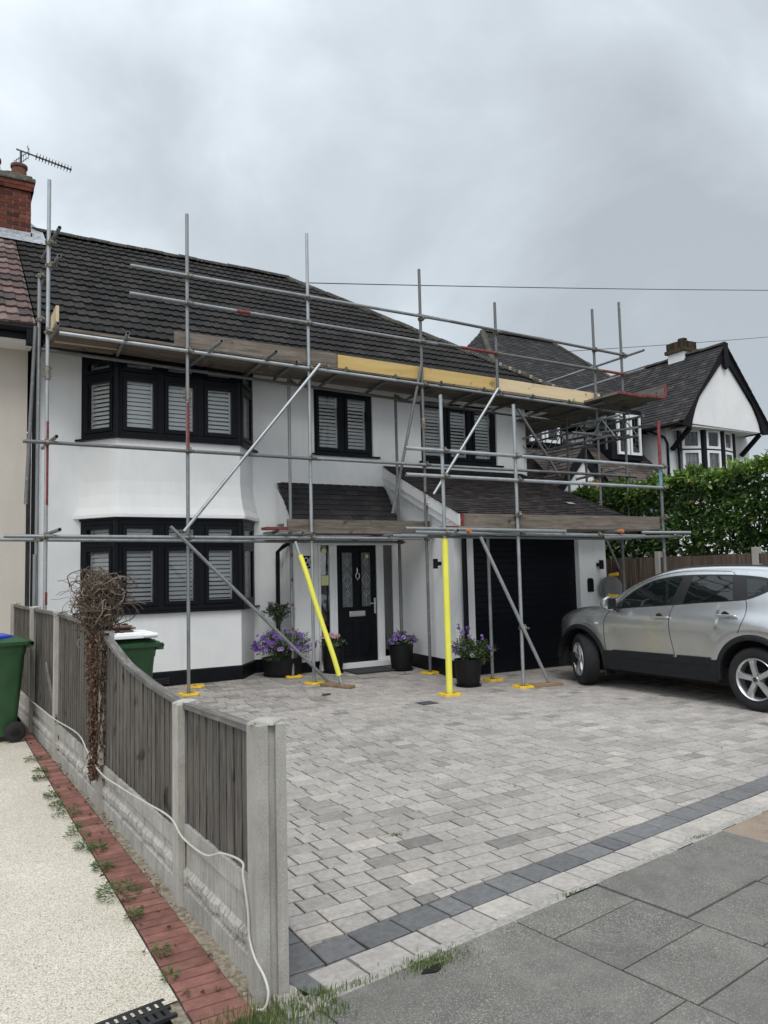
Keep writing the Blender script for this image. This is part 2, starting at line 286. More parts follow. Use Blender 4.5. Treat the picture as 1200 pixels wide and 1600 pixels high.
# ---------------------------------------------------------------- mesh builder
class MB:
    def __init__(s): s.v = []; s.f = []; s.m = []; s.r = []
    def add(s, vs, fs, mi=0, rnd=None):
        o = len(s.v); s.v += [tuple(x) for x in vs]
        rr = random.random() if rnd is None else rnd
        for f in fs: s.f.append(tuple(i+o for i in f)); s.m.append(mi); s.r.append(rr)
        return s
    def box(s, a, b, mi=0, rnd=None):
        (x0, y0, z0), (x1, y1, z1) = a, b
        x0, x1 = min(x0, x1), max(x0, x1); y0, y1 = min(y0, y1), max(y0, y1); z0, z1 = min(z0, z1), max(z0, z1)
        return s.add([(x0, y0, z0), (x1, y0, z0), (x1, y1, z0), (x0, y1, z0), (x0, y0, z1), (x1, y0, z1), (x1, y1, z1), (x0, y1, z1)],
                     [(0, 3, 2, 1), (4, 5, 6, 7), (0, 1, 5, 4), (1, 2, 6, 5), (2, 3, 7, 6), (3, 0, 4, 7)], mi, rnd)
    def bar(s, p, q, w, h, upv=(0, 0, 1), mi=0, rnd=None):
        """rectangular bar from p to q, w sideways, h along upv"""
        p, q = Vector(p), Vector(q); d = (q-p).normalized(); u = Vector(upv); sd = d.cross(u).normalized(); u = sd.cross(d).normalized()
        vs = []
        for c in (p, q):
            for a, b in ((-1, -1), (1, -1), (1, 1), (-1, 1)): vs.append(c+sd*(a*w/2)+u*(b*h/2))
        return s.add(vs, [(0, 1, 2, 3), (7, 6, 5, 4), (0, 4, 5, 1), (1, 5, 6, 2), (2, 6, 7, 3), (3, 7, 4, 0)], mi, rnd)
    def prism(s, poly, d, mi=0, rnd=None):
        """poly: list of 3D points, extruded by vector d"""
        n = len(poly); d = Vector(d); a = [Vector(p) for p in poly]
        vs = a+[p+d for p in a]
        fs = [tuple(range(n))[::-1], tuple(range(n, 2*n))]+[(i, (i+1) % n, (i+1) % n+n, i+n) for i in range(n)]
        return s.add(vs, fs, mi, rnd)
    def tube(s, path, r, n=8, cap=True, mi=0, rnd=None, hollow=False):
        P = [Vector(p) for p in path]; k = len(P); rs = r if isinstance(r, (list, tuple)) else [r]*k
        t0 = (P[1]-P[0]).normalized(); u = t0.orthogonal().normalized(); vs = []
        for i in range(k):
            t = (P[min(i+1, k-1)]-P[max(i-1, 0)]).normalized(); u = (u-t*u.dot(t)).normalized(); w = t.cross(u)
            for j in range(n): a = 2*math.pi*j/n; vs.append(P[i]+(u*math.cos(a)+w*math.sin(a))*rs[i])
        fs = [(i*n+j, i*n+(j+1) % n, (i+1)*n+(j+1) % n, (i+1)*n+j) for i in range(k-1) for j in range(n)]
        if cap: fs += [tuple(range(n))[::-1], tuple(range((k-1)*n, k*n))]
        return s.add(vs, fs, mi, rnd)
    def lathe(s, prof, n=24, c=(0, 0, 0), mi=0, axis='Z', rnd=None, cap=True):
        vs = []
        for (r, z) in prof:
            for j in range(n):
                a = 2*math.pi*j/n; x, y = r*math.cos(a), r*math.sin(a)
                vs.append((c[0]+x, c[1]+y, c[2]+z) if axis == 'Z' else (c[0]+z, c[1]+x, c[2]+y))
        k = len(prof)
        fs = [(i*n+j, i*n+(j+1) % n, (i+1)*n+(j+1) % n, (i+1)*n+j) for i in range(k-1) for j in range(n)]
        if cap and prof[0][0] > 1e-6: fs.append(tuple(range(n))[::-1])
        if cap and prof[-1][0] > 1e-6: fs.append(tuple(range((k-1)*n, k*n)))
        return s.add(vs, fs, mi, rnd)
    def build(s, name, mats, parent=None, smooth=False, bevel=0.0, loc=None, recalc=True):
        me = bpy.data.meshes.new(name); me.from_pydata(s.v, [], s.f)
        if not isinstance(mats, (list, tuple)): mats = [mats]
        for mt in mats: me.materials.append(M[mt] if isinstance(mt, str) else mt)
        me.polygons.foreach_set('material_index', s.m)
        a = me.attributes.new('rnd', 'FLOAT', 'FACE'); a.data.foreach_set('value', s.r)
        if recalc:
            b = bmesh.new(); b.from_mesh(me); bmesh.ops.recalc_face_normals(b, faces=b.faces); b.to_mesh(me); b.free()
        if smooth:
            me.polygons.foreach_set('use_smooth', [True]*len(me.polygons))
            me.set_sharp_from_angle(angle=R(40))
        o = bpy.data.objects.new(name, me); COL.objects.link(o)
        if parent is not None: o.parent = parent; o.location = -world(parent)
        if bevel:
            md = o.modifiers.new('bevel', 'BEVEL'); md.width = bevel; md.segments = 2; md.limit_method = 'ANGLE'; md.angle_limit = R(35)
        return o
def world(o):
    v = Vector((0, 0, 0))
    while o is not None: v = v+Vector(o.location); o = o.parent
    return v
def tag(o, label=None, cat=None, group=None, kind=None):
    if label: o['label'] = label
    if cat: o['category'] = cat
    if group: o['group'] = group
    if kind: o['kind'] = kind
    return o
def thing(name, label, cat, loc=(0, 0, 0), group=None):
    o = bpy.data.objects.new(name, None); COL.objects.link(o); o.location = loc; o.empty_display_size = 0.1
    return tag(o, label, cat, group)
def struct(name, mb, mats, **k): return tag(mb.build(name, mats, **k), kind='structure')
def lerp(a, b, t): return a+(b-a)*t
def gz(y): return 0.0 if y < 9 else min(0.06, 0.06*(y-9)/2.2)
# ================================================================ SETTING: ground, paving, pavement
def clip(poly, a, b, c):
    """keep the part of a 2D polygon where a*x+b*y+c >= 0"""
    o = []; n = len(poly)
    for i in range(n):
        p, q = poly[i], poly[(i+1) % n]; dp = a*p[0]+b*p[1]+c; dq = a*q[0]+b*q[1]+c
        if dp >= 0: o.append(p)
        if (dp >= 0) != (dq >= 0):
            t = dp/(dp-dq); o.append((lerp(p[0], q[0], t), lerp(p[1], q[1], t)))
    return o
def area(p): return 0.5*sum(p[i][0]*p[(i+1) % len(p)][1]-p[(i+1) % len(p)][0]*p[i][1] for i in range(len(p)))
def inset(poly, d):
    r = poly
    n = len(poly)
    for i in range(n):
        (x0, y0), (x1, y1) = poly[i], poly[(i+1) % n]; l = math.hypot(x1-x0, y1-y0)
        if l < 1e-5: continue
        a, b = -(y1-y0)/l, (x1-x0)/l
        r = clip(r, a, b, -(a*x0+b*y0)-d)
        if len(r) < 3: return []
    return r
def stone(mb, poly, zf, gap=0.0052, ch=0.006, h=0.022, dz=0.0, mi=0, rnd=None, jit=0.0):
    if len(poly) < 3: return
    if area(poly) < 0: poly = poly[::-1]
    lo = inset(poly, gap)
    if len(lo) < 3 or abs(area(lo)) < 0.0008: return
    c = (sum(p[0] for p in lo)/len(lo), sum(p[1] for p in lo)/len(lo))
    hi = [(p[0]+(c[0]-p[0])*min(0.4, ch*1.4/max(0.02, math.hypot(c[0]-p[0], c[1]-p[1]))), p[1]+(c[1]-p[1])*min(0.4, ch*1.4/max(0.02, math.hypot(c[0]-p[0], c[1]-p[1])))) for p in lo]
    n = len(lo); t = (random.uniform(-1, 1)*jit, random.uniform(-1, 1)*jit)
    def zt(p): return zf(p[1])+dz+(p[0]-c[0])*t[0]+(p[1]-c[1])*t[1]
    vs = [(p[0], p[1], zf(p[1])-h) for p in lo]+[(p[0], p[1], zt(p)-ch*0.6) for p in lo]+[(p[0], p[1], zt(p)) for p in hi]
    fs = [tuple(range(2*n, 3*n))]
    for k in (0, n): fs += [(k+i, k+(i+1) % n, k+(i+1) % n+n, k+i+n) for i in range(n)]
    mb.add(vs, fs, mi, rnd)
# terrain: one sheet to the horizon
g = MB(); g.add([(-400, -400, -0.05), (400, -400, -0.05), (400, 400, -0.05), (-400, 400, -0.05)], [(0, 1, 2, 3)])
struct('ground', g, 'earth')
g = MB(); g.add([(-120, -14-120*.13, -0.042), (120, -14+120*.13, -0.042), (120, -1.6+120*.13, -0.042), (-120, -1.6-120*.13, -0.042)], [(0, 1, 2, 3)])
struct('road', g, 'asphalt')
g = MB(); g.prism([(-120, -1.6-120*.13, -0.045), (120, -1.6+120*.13, -0.045), (120, -1.47+120*.13, -0.045), (-120, -1.47-120*.13, -0.045)], (0, 0, 0.045))
struct('kerb', g, 'concrete')
# driveway: sand bed and individual blocks
bed = MB()
xs = (1.1, 10.9)
for y0, y1 in ((0, 9), (9, 11.2), (11.2, 13)):
    f = lambda y: gz(y)-0.017
    if y0 == 0: bed.add([(xs[0], 2.74, f(1)), (xs[1], 4.02, f(1)), (xs[1], y1, f(y1)), (xs[0], y1, f(y1))], [(0, 1, 2, 3)])
    else: bed.add([(xs[0], y0, f(y0)), (xs[1], y0, f(y0)), (xs[1], y1, f(y1)), (xs[0], y1, f(y1))], [(0, 1, 2, 3)])
struct('driveway_bed', bed, 'joint')
SL = 0.1325
pv = MB(); y = 2.9; D = 0.145; rr = random.Random(3)
patches = [(rr.uniform(1.5, 10), rr.uniform(3, 11), rr.uniform(.3, .9), rr.uniform(-.2, .15)) for _ in range(34)]
def tone(cx, cy):
    v = rr.gauss(0.58, 0.15)
    for px, py, pr, pa in patches:
        d = math.hypot((cx-px), (cy-py))/pr
        if d < 1: v += pa*(1-d)
    if rr.random() < 0.012: v = rr.uniform(0.0, 0.2)
    if cy > 9: v -= min(.3, (cy-9)*0.12)  # shade by house and scaffold, plus slight builders' dirt, put into block tone
    return max(0, min(1, v))
while y < 12.0:
    x = 1.43-rr.random()*0.2
    while x < 10.9:
        wd = rr.choice((0.115, 0.145, 0.19, 0.19, 0.24, 0.24)); p = [(x, y), (x+wd, y), (x+wd, y+D), (x, y+D)]
        if wd > 0: 
            p = clip(p, 1, 0, -1.43); 
            if len(p) >= 3: p = clip(p, -SL, 1, -2.969)
            if len(p) >= 3: p = clip(p, -1, 0, 10.85)
            if len(p) >= 3:
                jx = rr.uniform(-.0015, .0015)
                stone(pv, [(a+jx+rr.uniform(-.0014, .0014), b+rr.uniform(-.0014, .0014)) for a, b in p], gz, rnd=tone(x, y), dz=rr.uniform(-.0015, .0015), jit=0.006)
        x += wd
    y += D
# edging courses along the pavement (dark, then pale) and dark strip beside the fence
ca, sa = math.cos(math.atan(SL)), math.sin(math.atan(SL))
def uv(u, v, c=2.969): return (u*ca+v*sa, c+u*sa-v*ca)      # u along the kerb, v towards the street
def band(v0, v1, lens, mi, u0, u1, tn):
    u = u0
    while u < u1:
        l = rr.choice(lens); stone(pv, [uv(u, v1), uv(u+l, v1), uv(u+l, v0), uv(u, v0)], gz, mi=mi, rnd=tn(), dz=rr.uniform(-.002, .002), jit=0.008); u += l
band(0.0, 0.178, (0.145, 0.24, 0.24, 0.20), 1, 1.635, 11.2, rr.random)
band(0.178, 0.352, (0.145, 0.24, 0.20), 0, 1.31, 11.2, lambda: rr.uniform(.55, .95))
yy = 2.99
while yy < 5.5:
    l = rr.choice((0.24, 0.2)); stone(pv, [(1.235, yy), (1.43, yy), (1.43, yy+l), (1.235, yy+l)], gz, mi=1, rnd=rr.random()); yy += l
stone(pv, [(1.235, 2.99), (1.24, 2.80), (1.36, 2.815), (1.43, 2.99)], gz, mi=1, rnd=.5); stone(pv, [(1.43, 2.99), (1.635, 3.01), (1.625, 3.185), (1.43, 3.16)], gz, mi=1, rnd=.6); stone(pv, [(1.37, 2.83), (1.50, 2.84), (1.635, 3.01), (1.43, 2.99)], gz, mi=1, rnd=.3)
stone(pv, [(1.14, 2.70), (1.33, 2.70), (1.30, 2.78), (1.255, 2.98), (1.14, 2.98)], gz, mi=0, rnd=.7)
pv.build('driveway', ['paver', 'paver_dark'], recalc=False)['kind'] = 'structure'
# mortar haunch between blocks and pavement
g = MB(); N_ = 60
for i in range(N_):
    u0, u1 = lerp(1.2, 11, i/N_), lerp(1.2, 11, (i+1)/N_); a = 0.36; b = 0.385+rr.uniform(0, .035)
    g.add([(*uv(u0, b), -0.004), (*uv(u1, b), -0.004), (*uv(u1, a-.01), -0.001), (*uv(u0, a-.01), -0.001)], [(0, 1, 2, 3)])
struct('mortar_edge', g, 'mortar')
# pavement slabs in the same skewed frame; O = line of the haunch
pb = MB(); p0, p1, p2, p3 = uv(-30, 0.39), uv(40, 0.39), uv(40, 4.6), uv(-30, 4.6)
pb.add([(*p, -0.016) for p in (p0, p3, p2, p1)], [(0, 1, 2, 3)]); struct('pavement_bed', pb, 'joint')
pm = MB(); V0 = 0.397
def slab(u0, u1, v0, v1, rnd=None, dz=0.0): stone(pm, [uv(u0, V0+v1), uv(u1, V0+v1), uv(u1, V0+v0), uv(u0, V0+v0)], lambda y: -0.002, gap=0.004, ch=0.004, h=0.02, dz=dz, rnd=rnd if rnd is not None else rr.uniform(.1, .6), jit=0.004)
cols = [(-6.0, -5.35), (-5.35, -4.7), (-4.7, -4.05), (-4.05, -3.4), (-3.4, -2.75), (-2.75, -2.1), (-2.1, -1.45), (-1.45, -0.8), (-0.8, -0.1), (-0.1, 0.62), (0.62, 1.22), (1.22, 2.295), (2.295, 2.905), (2.905, 3.55), (3.55, 4.2), (4.2, 4.85), (4.85, 5.5), (5.5, 6.15), (6.15, 6.8), (6.8, 7.5), (7.5, 8.2), (8.2, 9.0), (9.0, 10.0)]
for k, (u0, u1) in enumerate(cols):
    js = {11: [0, .86, 1.5, 2.1, 2.7, 3.3], 12: [0, .235, .58, .905, 1.4, 2.0, 2.6, 3.2], 13: [0, .50, .845, 1.3, 1.9, 2.5, 3.2], 14: [0, .505, .845, 1.4, 2.0, 2.6, 3.2]}.get(k)
    if js is None: js = [0, rr.uniform(.2, .5)]; 
    while js[-1] < 4.1: js.append(js[-1]+rr.choice((0.45, 0.6, 0.6)))
    for a, b in zip(js, js[1:]):
        if u0 >= 4.1 and b <= .52: continue
        slab(u0, u1, a, b, dz=0.006 if (k == 13 and a == .0) else 0.0)
slab(4.12, 6.4, 0, .28, 0.97); slab(6.4, 10, 0, .28, 0.93); slab(4.2, 6.1, .28, .52, .45); slab(6.1, 10, .28, .52, .3)
struct('pavement', pm, 'slab', recalc=False)

# left neighbour's drive: resin gravel, brick edging, soil strip, drain channel
g = MB(); g.add([(-7, 1.98, -0.004), (0.60, 3.03, -0.004), (0.835, 3.06, -0.004), (0.835, 11.7, -0.004), (-7, 11.7, -0.004)], [(0, 1, 2, 3, 4)]); struct('neighbour_driveway', g, 'resin')
bp = MB(); y = 2.80
while y < 11.6:
    x1 = 1.055-.02*(y-2.9); stone(bp, [(0.838+rr.uniform(-.004, .004), y), (x1+rr.uniform(-.006, .006), y+rr.uniform(-.004, .004)), (x1, y+.078), (0.838, y+.078)], lambda y: 0.0, gap=.0045, ch=.004, h=.012, rnd=rr.random(), jit=.012); y += .078
g = MB(); g.add([(0.838, 2.75, -.0085), (1.055, 2.75, -.0085), (.90, 11.6, -.0085), (0.838, 11.6, -.0085)], [(0, 1, 2, 3)]); struct('brick_bed', g, 'joint')
struct('brick_edging', bp, 'brickpaver', recalc=False)
g = MB(); g.add([(0.78, 2.55, -0.013), (1.3, 2.62, -0.013), (1.2, 11.7, -0.013), (0.836, 11.7, -0.013)], [(0, 1, 2, 3)]); 
for i in range(70):
    y = rr.uniform(2.8, 9.2); x = 1.075-.023*(y-2.9)+rr.uniform(-.012, .012); s = rr.uniform(.006, .018); g.lathe([(s, -.013), (s*.8, -.013+s*.5), (0, -.013+s*.75)], 6, (x, y, 0))
struct('soil_strip', g, 'soil')
t = thing('drain_channel', 'black slotted drain grating set between cream gravel and the pavement', 'drain', (0.5, 2.98, 0))
fr = MB(); gr = MB(); a0 = Vector((-3.0, 2.52, 0)); a1 = Vector((0.80, 3.035, 0)); d = (a1-a0).normalized(); nn = Vector((d.y, -d.x, 0)); Lc = (a1-a0).length
gb = MB(); gb.add([tuple(a0+nn*s+Vector((0, 0, -0.017)))for s in (-.062, .062)]+[tuple(a1+nn*s+Vector((0, 0, -0.017))) for s in (.062, -.062)], [(0, 1, 2, 3)]); gb.build('channel', 'dark', t)
for s in (-.06, 0.0, .06): fr.bar(a0+nn*s+Vector((0, 0, -.009)), a1+nn*s+Vector((0, 0, -.009)), .018, .014)
fr.build('frame', 'grating', t)
i = 0.0
while i < Lc:
    gr.bar(a0+d*i-nn*.058+Vector((0, 0, -.009)), a0+d*i+nn*.058+Vector((0, 0, -.009)), .019, .012); i += .030
gr.build('grating', 'grating', t)
# small square drain cover in the driveway and moss clump by the pavement
t = thing('drain_cover', 'small black square drain cover set in the grey block paving', 'drain', (5.24, 7.99, 0))
g = MB(); g.box((5.13, 7.88, -0.005), (5.35, 8.10, 0.004)); g.build('surround', 'grating', t)
g = MB()
for i in range(5): g.box((5.15, 7.905+i*.038, .004), (5.33, 7.92+i*.038, .009))
g.build('grille', 'leadgrey', t)

# ================================================================ LEFT BOUNDARY FENCE
fence = thing('boundary_fence', 'weathered grey board fence on concrete posts between the two drives', 'fence', (1.1, 2.9, 0))
def fx(y): return 1.155-.030*(y-2.88)
posts = [(2.93, 1.03), (3.96, 0.975), (5.78, 1.235), (7.62, 1.325), (9.16, 1.325), (10.9, 1.33)]
for i, (y, h) in enumerate(posts):
    x = fx(y); m = MB(); s = 0.052 if i else 0.060; gap = .016; dp = .018
    # H-section: grooves face the panels (along y)
    pr = [(-s, -s), (-gap, -s), (-gap, -s+dp), (gap, -s+dp), (gap, -s), (s, -s), (s, s), (gap, s), (gap, s-dp), (-gap, s-dp), (-gap, s), (-s, s)]
    m.prism([(x+a, y+b, -.2) for a, b in pr], (0, 0, h+.2-.012))
    m.lathe([(s*1.30, h-.012), (s*1.2, h-.002), (s*.6, h+.006), (0, h+.008)], 4, (x, y, 0))
    for k in range(22): # crumbly exposed-aggregate top
        a, b = rr.uniform(-s, s), rr.uniform(-s, s); r_ = rr.uniform(.002, .006); m.lathe([(r_, h-.006), (r_*.7, h+r_*.5), (0, h+r_*.8)], 5, (x+a, y+b, 0))
    m.build('post', 'concrete', fence, bevel=.003)
def ptop(y):
    pts = [(2.9, .985), (3.9, .962), (4.06, .965), (4.51, .989), (5.09, 1.052), (5.67, 1.185), (5.85, 1.22), (6.4, 1.27), (7.5, 1.295), (11, 1.30)]
    for (a, b), (c, d) in zip(pts, pts[1:]):
        if a <= y <= c: return lerp(b, d, (y-a)/(c-a))
    return pts[-1][1]
for i, ((ya, _), (yb, _2)) in enumerate(zip(posts, posts[1:])):
    a, b = ya+.05, yb-.05; zb = .385 if i == 0 else .315
    # gravel board: recessed field between two rails with a rock-face band
    m = MB(); n = 26
    prof = [(-.025, -.12), (-.025, .075), (-.012, .085), (-.012, .095), (-.030, .118), (-.030, .150), (-.012, .172), (-.012, zb-.095), (-.025, zb-.085), (-.025, zb-.006), (.025, zb-.006), (.025, -.12)]
    for k in range(n):
        y0, y1 = lerp(a, b, k/n), lerp(a, b, (k+1)/n); jz = rr.uniform(-.007, .007); jx = rr.uniform(-.006, .004); g_ = .0015
        pp = [(px+(jx if 3 < q < 6 else 0), pz+(jz if 3 < q < 6 else 0)) for q, (px, pz) in enumerate(prof)]
        vs = [(fx(y0+g_)+px, y0+g_, pz) for px, pz in pp]+[(fx(y1-g_)+px, y1-g_, pz) for px, pz in pp]; q = len(pp)
        m.add(vs, [tuple(range(q))[::-1], tuple(range(q, 2*q))]+[(j, (j+1) % q, (j+1) % q+q, j+q) for j in range(q)])
    m.build('gravel_board', 'concrete_lo', fence)
    pn = MB(); y = a
    while y < b-.01:                                   # feathered vertical boards
        wd = min(rr.uniform(.085, .105), b-y); x = fx(y); z0 = zb+rr.uniform(-.004, .006); tilt = rr.uniform(-.002, .002)
        tt = [(y, ptop(y)-.012), (y+wd, ptop(y+wd)-.012)]
        pn.add([(x-.0105, y-.003, z0), (x-.0085, y+wd, z0), (x+.006, y+wd, z0), (x+.006, y, z0), (x-.0105+tilt, y-.003, tt[0][1]), (x-.0085+tilt, y+wd, tt[1][1]), (x+.006, y+wd, tt[1][1]), (x+.006, y, tt[0][1])],
               [(0, 3, 2, 1), (4, 5, 6, 7), (0, 1, 5, 4), (1, 2, 6, 5), (2, 3, 7, 6), (3, 0, 4, 7)]); y += wd
    pn.build('panel', 'fence_wood', fence)
    cp = MB(); n = 14
    for k in range(n):
        y0, y1 = lerp(a, b, k/n), lerp(a, b, (k+1)/n); cp.bar((fx(y0)-.002, y0, ptop(y0)-.004), (fx(y1)-.002, y1, ptop(y1)-.004), .052, .026)
    cp.build('capping_rail', 'fence_cap', fence)
m = MB(); m.bar((fx(7.5)-.04, 7.55, .36), (fx(8.1)-.045, 8.12, .80), .012, .055); m.build('loose_batten', 'fence_cap', fence)
hs = MB(); P = [(10.9, .31), (8.343, .356), (7.5, .37), (6.463, .413), (6.083, .345), (5.565, .303), (5.086, .307), (4.554, .347), (4.04, .385), (3.831, .341), (3.503, .353), (3.287, .422), (3.06, .455)]
def smooth_path(P, k=5):
    P = [Vector(p) for p in P]; o = []
    for i in range(len(P)-1):
        p0, p1, p2, p3 = P[max(0, i-1)], P[i], P[i+1], P[min(len(P)-1, i+2)]
        for j in range(k):
            t = j/k; o.append(0.5*((2*p1)+(p2-p0)*t+(2*p0-5*p1+4*p2-p3)*t*t+(3*p1-p0-3*p2+p3)*t**3))
    o.append(P[-1]); return o
path = [(fx(y)-.055-(.02 if abs(y-5.78) < .3 else 0), y, z) for y, z in P]+[(1.082, 3.01, .42), (1.086, 2.97, .30), (1.086, 2.955, .20), (1.088, 2.90, .145), (1.098, 2.835, .105), (1.10, 2.80, .06), (1.085, 2.80, .012), (1.06, 2.82, .004)]
hs.tube(smooth_path(path), .0048, 8); tag(hs.build('garden_cable', 'hose', smooth=True), 'white cable drooping along the grey fence and round its near post', 'cable')
# ================================================================ ROOF COVERINGS
def roman_roof(mb, A, U, V, wid, length, xmax=None, pitch=0.15, gauge=0.30, mi=0, xmin=None):
    """single-lap rolled tiles: A origin at the eave, U along the eave, V up the slope (unit vectors)"""
    A, U, V = Vector(A), Vector(U), Vector(V); W = U.cross(V)
    prof = [(0.0, 0.0), (0.50, 0.001), (0.58, .007), (0.66, .012), (0.86, .012), (0.95, .005)]
    rows = int(math.ceil(length/gauge))
    for r in range(rows):
        v0, v1 = r*gauge, min(length, (r+1)*gauge+.02); off = (r % 2)*pitch; k0 = -1
        nt = int(wid/(2*pitch))+2
        for k in range(k0, nt):
            rnd = random.random(); dz = random.uniform(-.003, .003); sk = random.uniform(-.006, .006)
            for q in (0, 1):
                x0 = k*2*pitch+off+q*pitch; xs_ = [x0+pitch*p for p, _ in prof]+[x0+pitch]; hs_ = [h for _, h in prof]+[0.0]
                lo = xmin(v0) if xmin else 0.0; hi = xmax(v0) if xmax else wid
                if x0+pitch < lo or x0 > hi: continue
                xs_ = [min(max(x, lo), hi) for x in xs_]; n = len(xs_); vs = []
                for (v, e) in ((v0+sk, .000), (v0+sk, .034), (v1, .005)):
                    lo2 = xmin(v) if xmin else 0.0; hi2 = xmax(v) if xmax else wid
                    for x, h in zip(xs_, hs_): vs.append(A+U*min(max(x, lo2), hi2)+V*v+W*(e+h*(0.0 if e == 0 else 1)+dz))
                fs = [(j, j+1, n+j+1, n+j) for j in range(n-1)]+[(n+j, n+j+1, 2*n+j+1, 2*n+j) for j in range(n-1)]
                mb.add(vs, fs, mi, rnd)
def plain_roof(mb, A, U, V, poly, gauge=0.10, tw=0.165, mi=0, th=0.014, jit=1.0, rag=0.0):
    """plain tiles inside a polygon given in (u, v) on the roof plane"""
    A, U, V = Vector(A), Vector(U), Vector(V); W = U.cross(V); vmax = max(p[1] for p in poly); vmin = min(p[1] for p in poly)
    def span(v):
        c = []
        for i in range(len(poly)):
            (u0, v0), (u1, v1) = poly[i], poly[(i+1) % len(poly)]
            if (v0 <= v < v1) or (v1 <= v < v0): c.append(lerp(u0, u1, (v-v0)/(v1-v0)))
        return (min(c), max(c)) if len(c) > 1 else None
    r = 0; v = vmin
    while v < vmax-.01:
        sp = span(v+.001)
        if sp:
            u = sp[0]-(tw/2 if r % 2 else 0)+random.uniform(-.004, .004)
            while u < sp[1]:
                a, b = max(u, sp[0]-rag*random.random()), min(u+tw-.003, sp[1]+rag*random.random())
                if b-a > .02:
                    s = random.uniform(-.004, .004)*jit; dz = random.uniform(0, .005)*jit; tl = random.uniform(-.003, .003)*jit; v1 = min(v+gauge*1.25, vmax)
                    vs = [A+U*a+V*(v+s)+W*.0, A+U*b+V*(v+s)+W*.0, A+U*a+V*(v+s)+W*(th+dz), A+U*b+V*(v+s)+W*(th+dz+tl), A+U*a+V*v1+W*.003, A+U*b+V*v1+W*.003]
                    mb.add(vs, [(0, 1, 3, 2), (2, 3, 5, 4), (0, 2, 4), (1, 5, 3)], mi)
                u += tw
        v += gauge; r += 1
def ridge_line(mb, p, q, r=.115, l=.33, mi=0):
    p, q = Vector(p), Vector(q); d = (q-p); n = max(1, int(d.length/l)); sd = d.normalized().cross(Vector((0, 0, 1))).normalized(); up = sd.cross(d.normalized())
    for i in range(n):
        a, b = p+d*(i/n), p+d*((i+1)/n+.02/d.length); j = random.uniform(-.008, .008); vs = []
        for c, rr_ in ((a, r*1.02), (b, r*.98)):
            for k in range(9):
                t = math.pi*(k/8); vs.append(c+sd*math.cos(t)*rr_+up*(math.sin(t)*rr_*.8-.03+j))
        mb.add(vs, [(k, k+1, 9+k+1, 9+k) for k in range(8)]+[tuple(range(9))[::-1], tuple(range(9, 18))], mi)
        if mi == 0 and i: mb.tube([a-d.normalized()*.012+up*0, a+d.normalized()*.012], .0, 3) if False else None
def quad(mb, pts, mi=0): mb.add(pts, [tuple(range(len(pts)))], mi)

# ================================================================ WINDOWS
def frame_of(o, u, w):
    o, u, w = Vector(o), Vector(u).normalized(), Vector(w).normalized(); v = Vector((0, 0, 1))
    return lambda a, b, c: o+u*a+v*b+w*c
def fbox(mb, F, a0, a1, b0, b1, c0, c1, mi=0, rnd=None):
    vs = [F(a, b, c) for b in (b0, b1) for (a, c) in ((a0, c0), (a1, c0), (a1, c1), (a0, c1))]
    mb.add(vs, [(0, 3, 2, 1), (4, 5, 6, 7), (0, 1, 5, 4), (1, 2, 6, 5), (2, 3, 7, 6), (3, 0, 4, 7)], mi, rnd)
def casements(parts, F, W, H, n, transom=None, fw=.06, mull=.07, sash=.055, louvre='all', tilt=.6, depth=.0, tr_h=.075):
    """fill four builders (frame, glass, shutter, backing) with an n-light casement W x H; F maps (along, up, outward)"""
    fr, gl, sh, bk = parts
    fbox(fr, F, 0, fw, 0, H, -.06, .012); fbox(fr, F, W-fw, W, 0, H, -.06, .012); fbox(fr, F, fw, W-fw, 0, fw, -.06, .012); fbox(fr, F, fw, W-fw, H-fw, H, -.06, .012)
    cw = (W-2*fw-(n-1)*mull)/n
    for i in range(n):
        a0 = fw+i*(cw+mull); a1 = a0+cw
        if i: fbox(fr, F, a0-mull, a0, fw, H-fw, -.06, .010)
        cells = [(fw, H-fw)] if not transom else [(fw, transom-tr_h/2), (transom+tr_h/2, H-fw)]
        if transom: fbox(fr, F, a0, a1, transom-tr_h/2, transom+tr_h/2, -.06, .008)
        for b0, b1 in cells:
            s = sash
            for q in ((a0+.004, a0+s, b0+.004, b1-.004), (a1-s, a1-.004, b0+.004, b1-.004), (a0+s, a1-s, b0+.004, b0+s), (a0+s, a1-s, b1-s, b1-.004)): fbox(fr, F, *q, -.05, .026)
            g0, g1, h0, h1 = a0+s, a1-s, b0+s, b1-s
            vs = [F(g0, h0, .004), F(g1, h0, .004), F(g1, h1, .004), F(g0, h1, .004)]; gl.add(vs, [(0, 1, 2, 3)])
            # louvred shutter: stiles and slats
            st = .012; 
            for q in ((g0-.01, g0+st, h0-.02, h1+.02), (g1-st, g1+.01, h0-.02, h1+.02)): fbox(sh, F, *q, -.090, -.062)
            z = h0-.01; tl = tilt+random.uniform(-.12, .12)
            while z < h1+.01:
                dy, dz = .032*math.cos(tl), .032*math.sin(tl)
                A_ = [F(g0+st, z-dz, -.078+dy), F(g1-st, z-dz, -.078+dy), F(g1-st, z+dz, -.078-dy), F(g0+st, z+dz, -.078-dy)]
                nrm_ = (A_[1]-A_[0]).cross(A_[2]-A_[1]).normalized()*.007
                sh.add(A_+[p-nrm_ for p in A_], [(0, 1, 2, 3), (7, 6, 5, 4), (0, 4, 5, 1), (1, 5, 6, 2), (2, 6, 7, 3), (3, 7, 4, 0)]); z += .0625
    vs = [F(.02, .02, -.165), F(W-.02, .02, -.165), F(W-.02, H-.02, -.165), F(.02, H-.02, -.165)]; bk.add(vs, [(0, 1, 2, 3)])
def new4(): return MB(), MB(), MB(), MB()
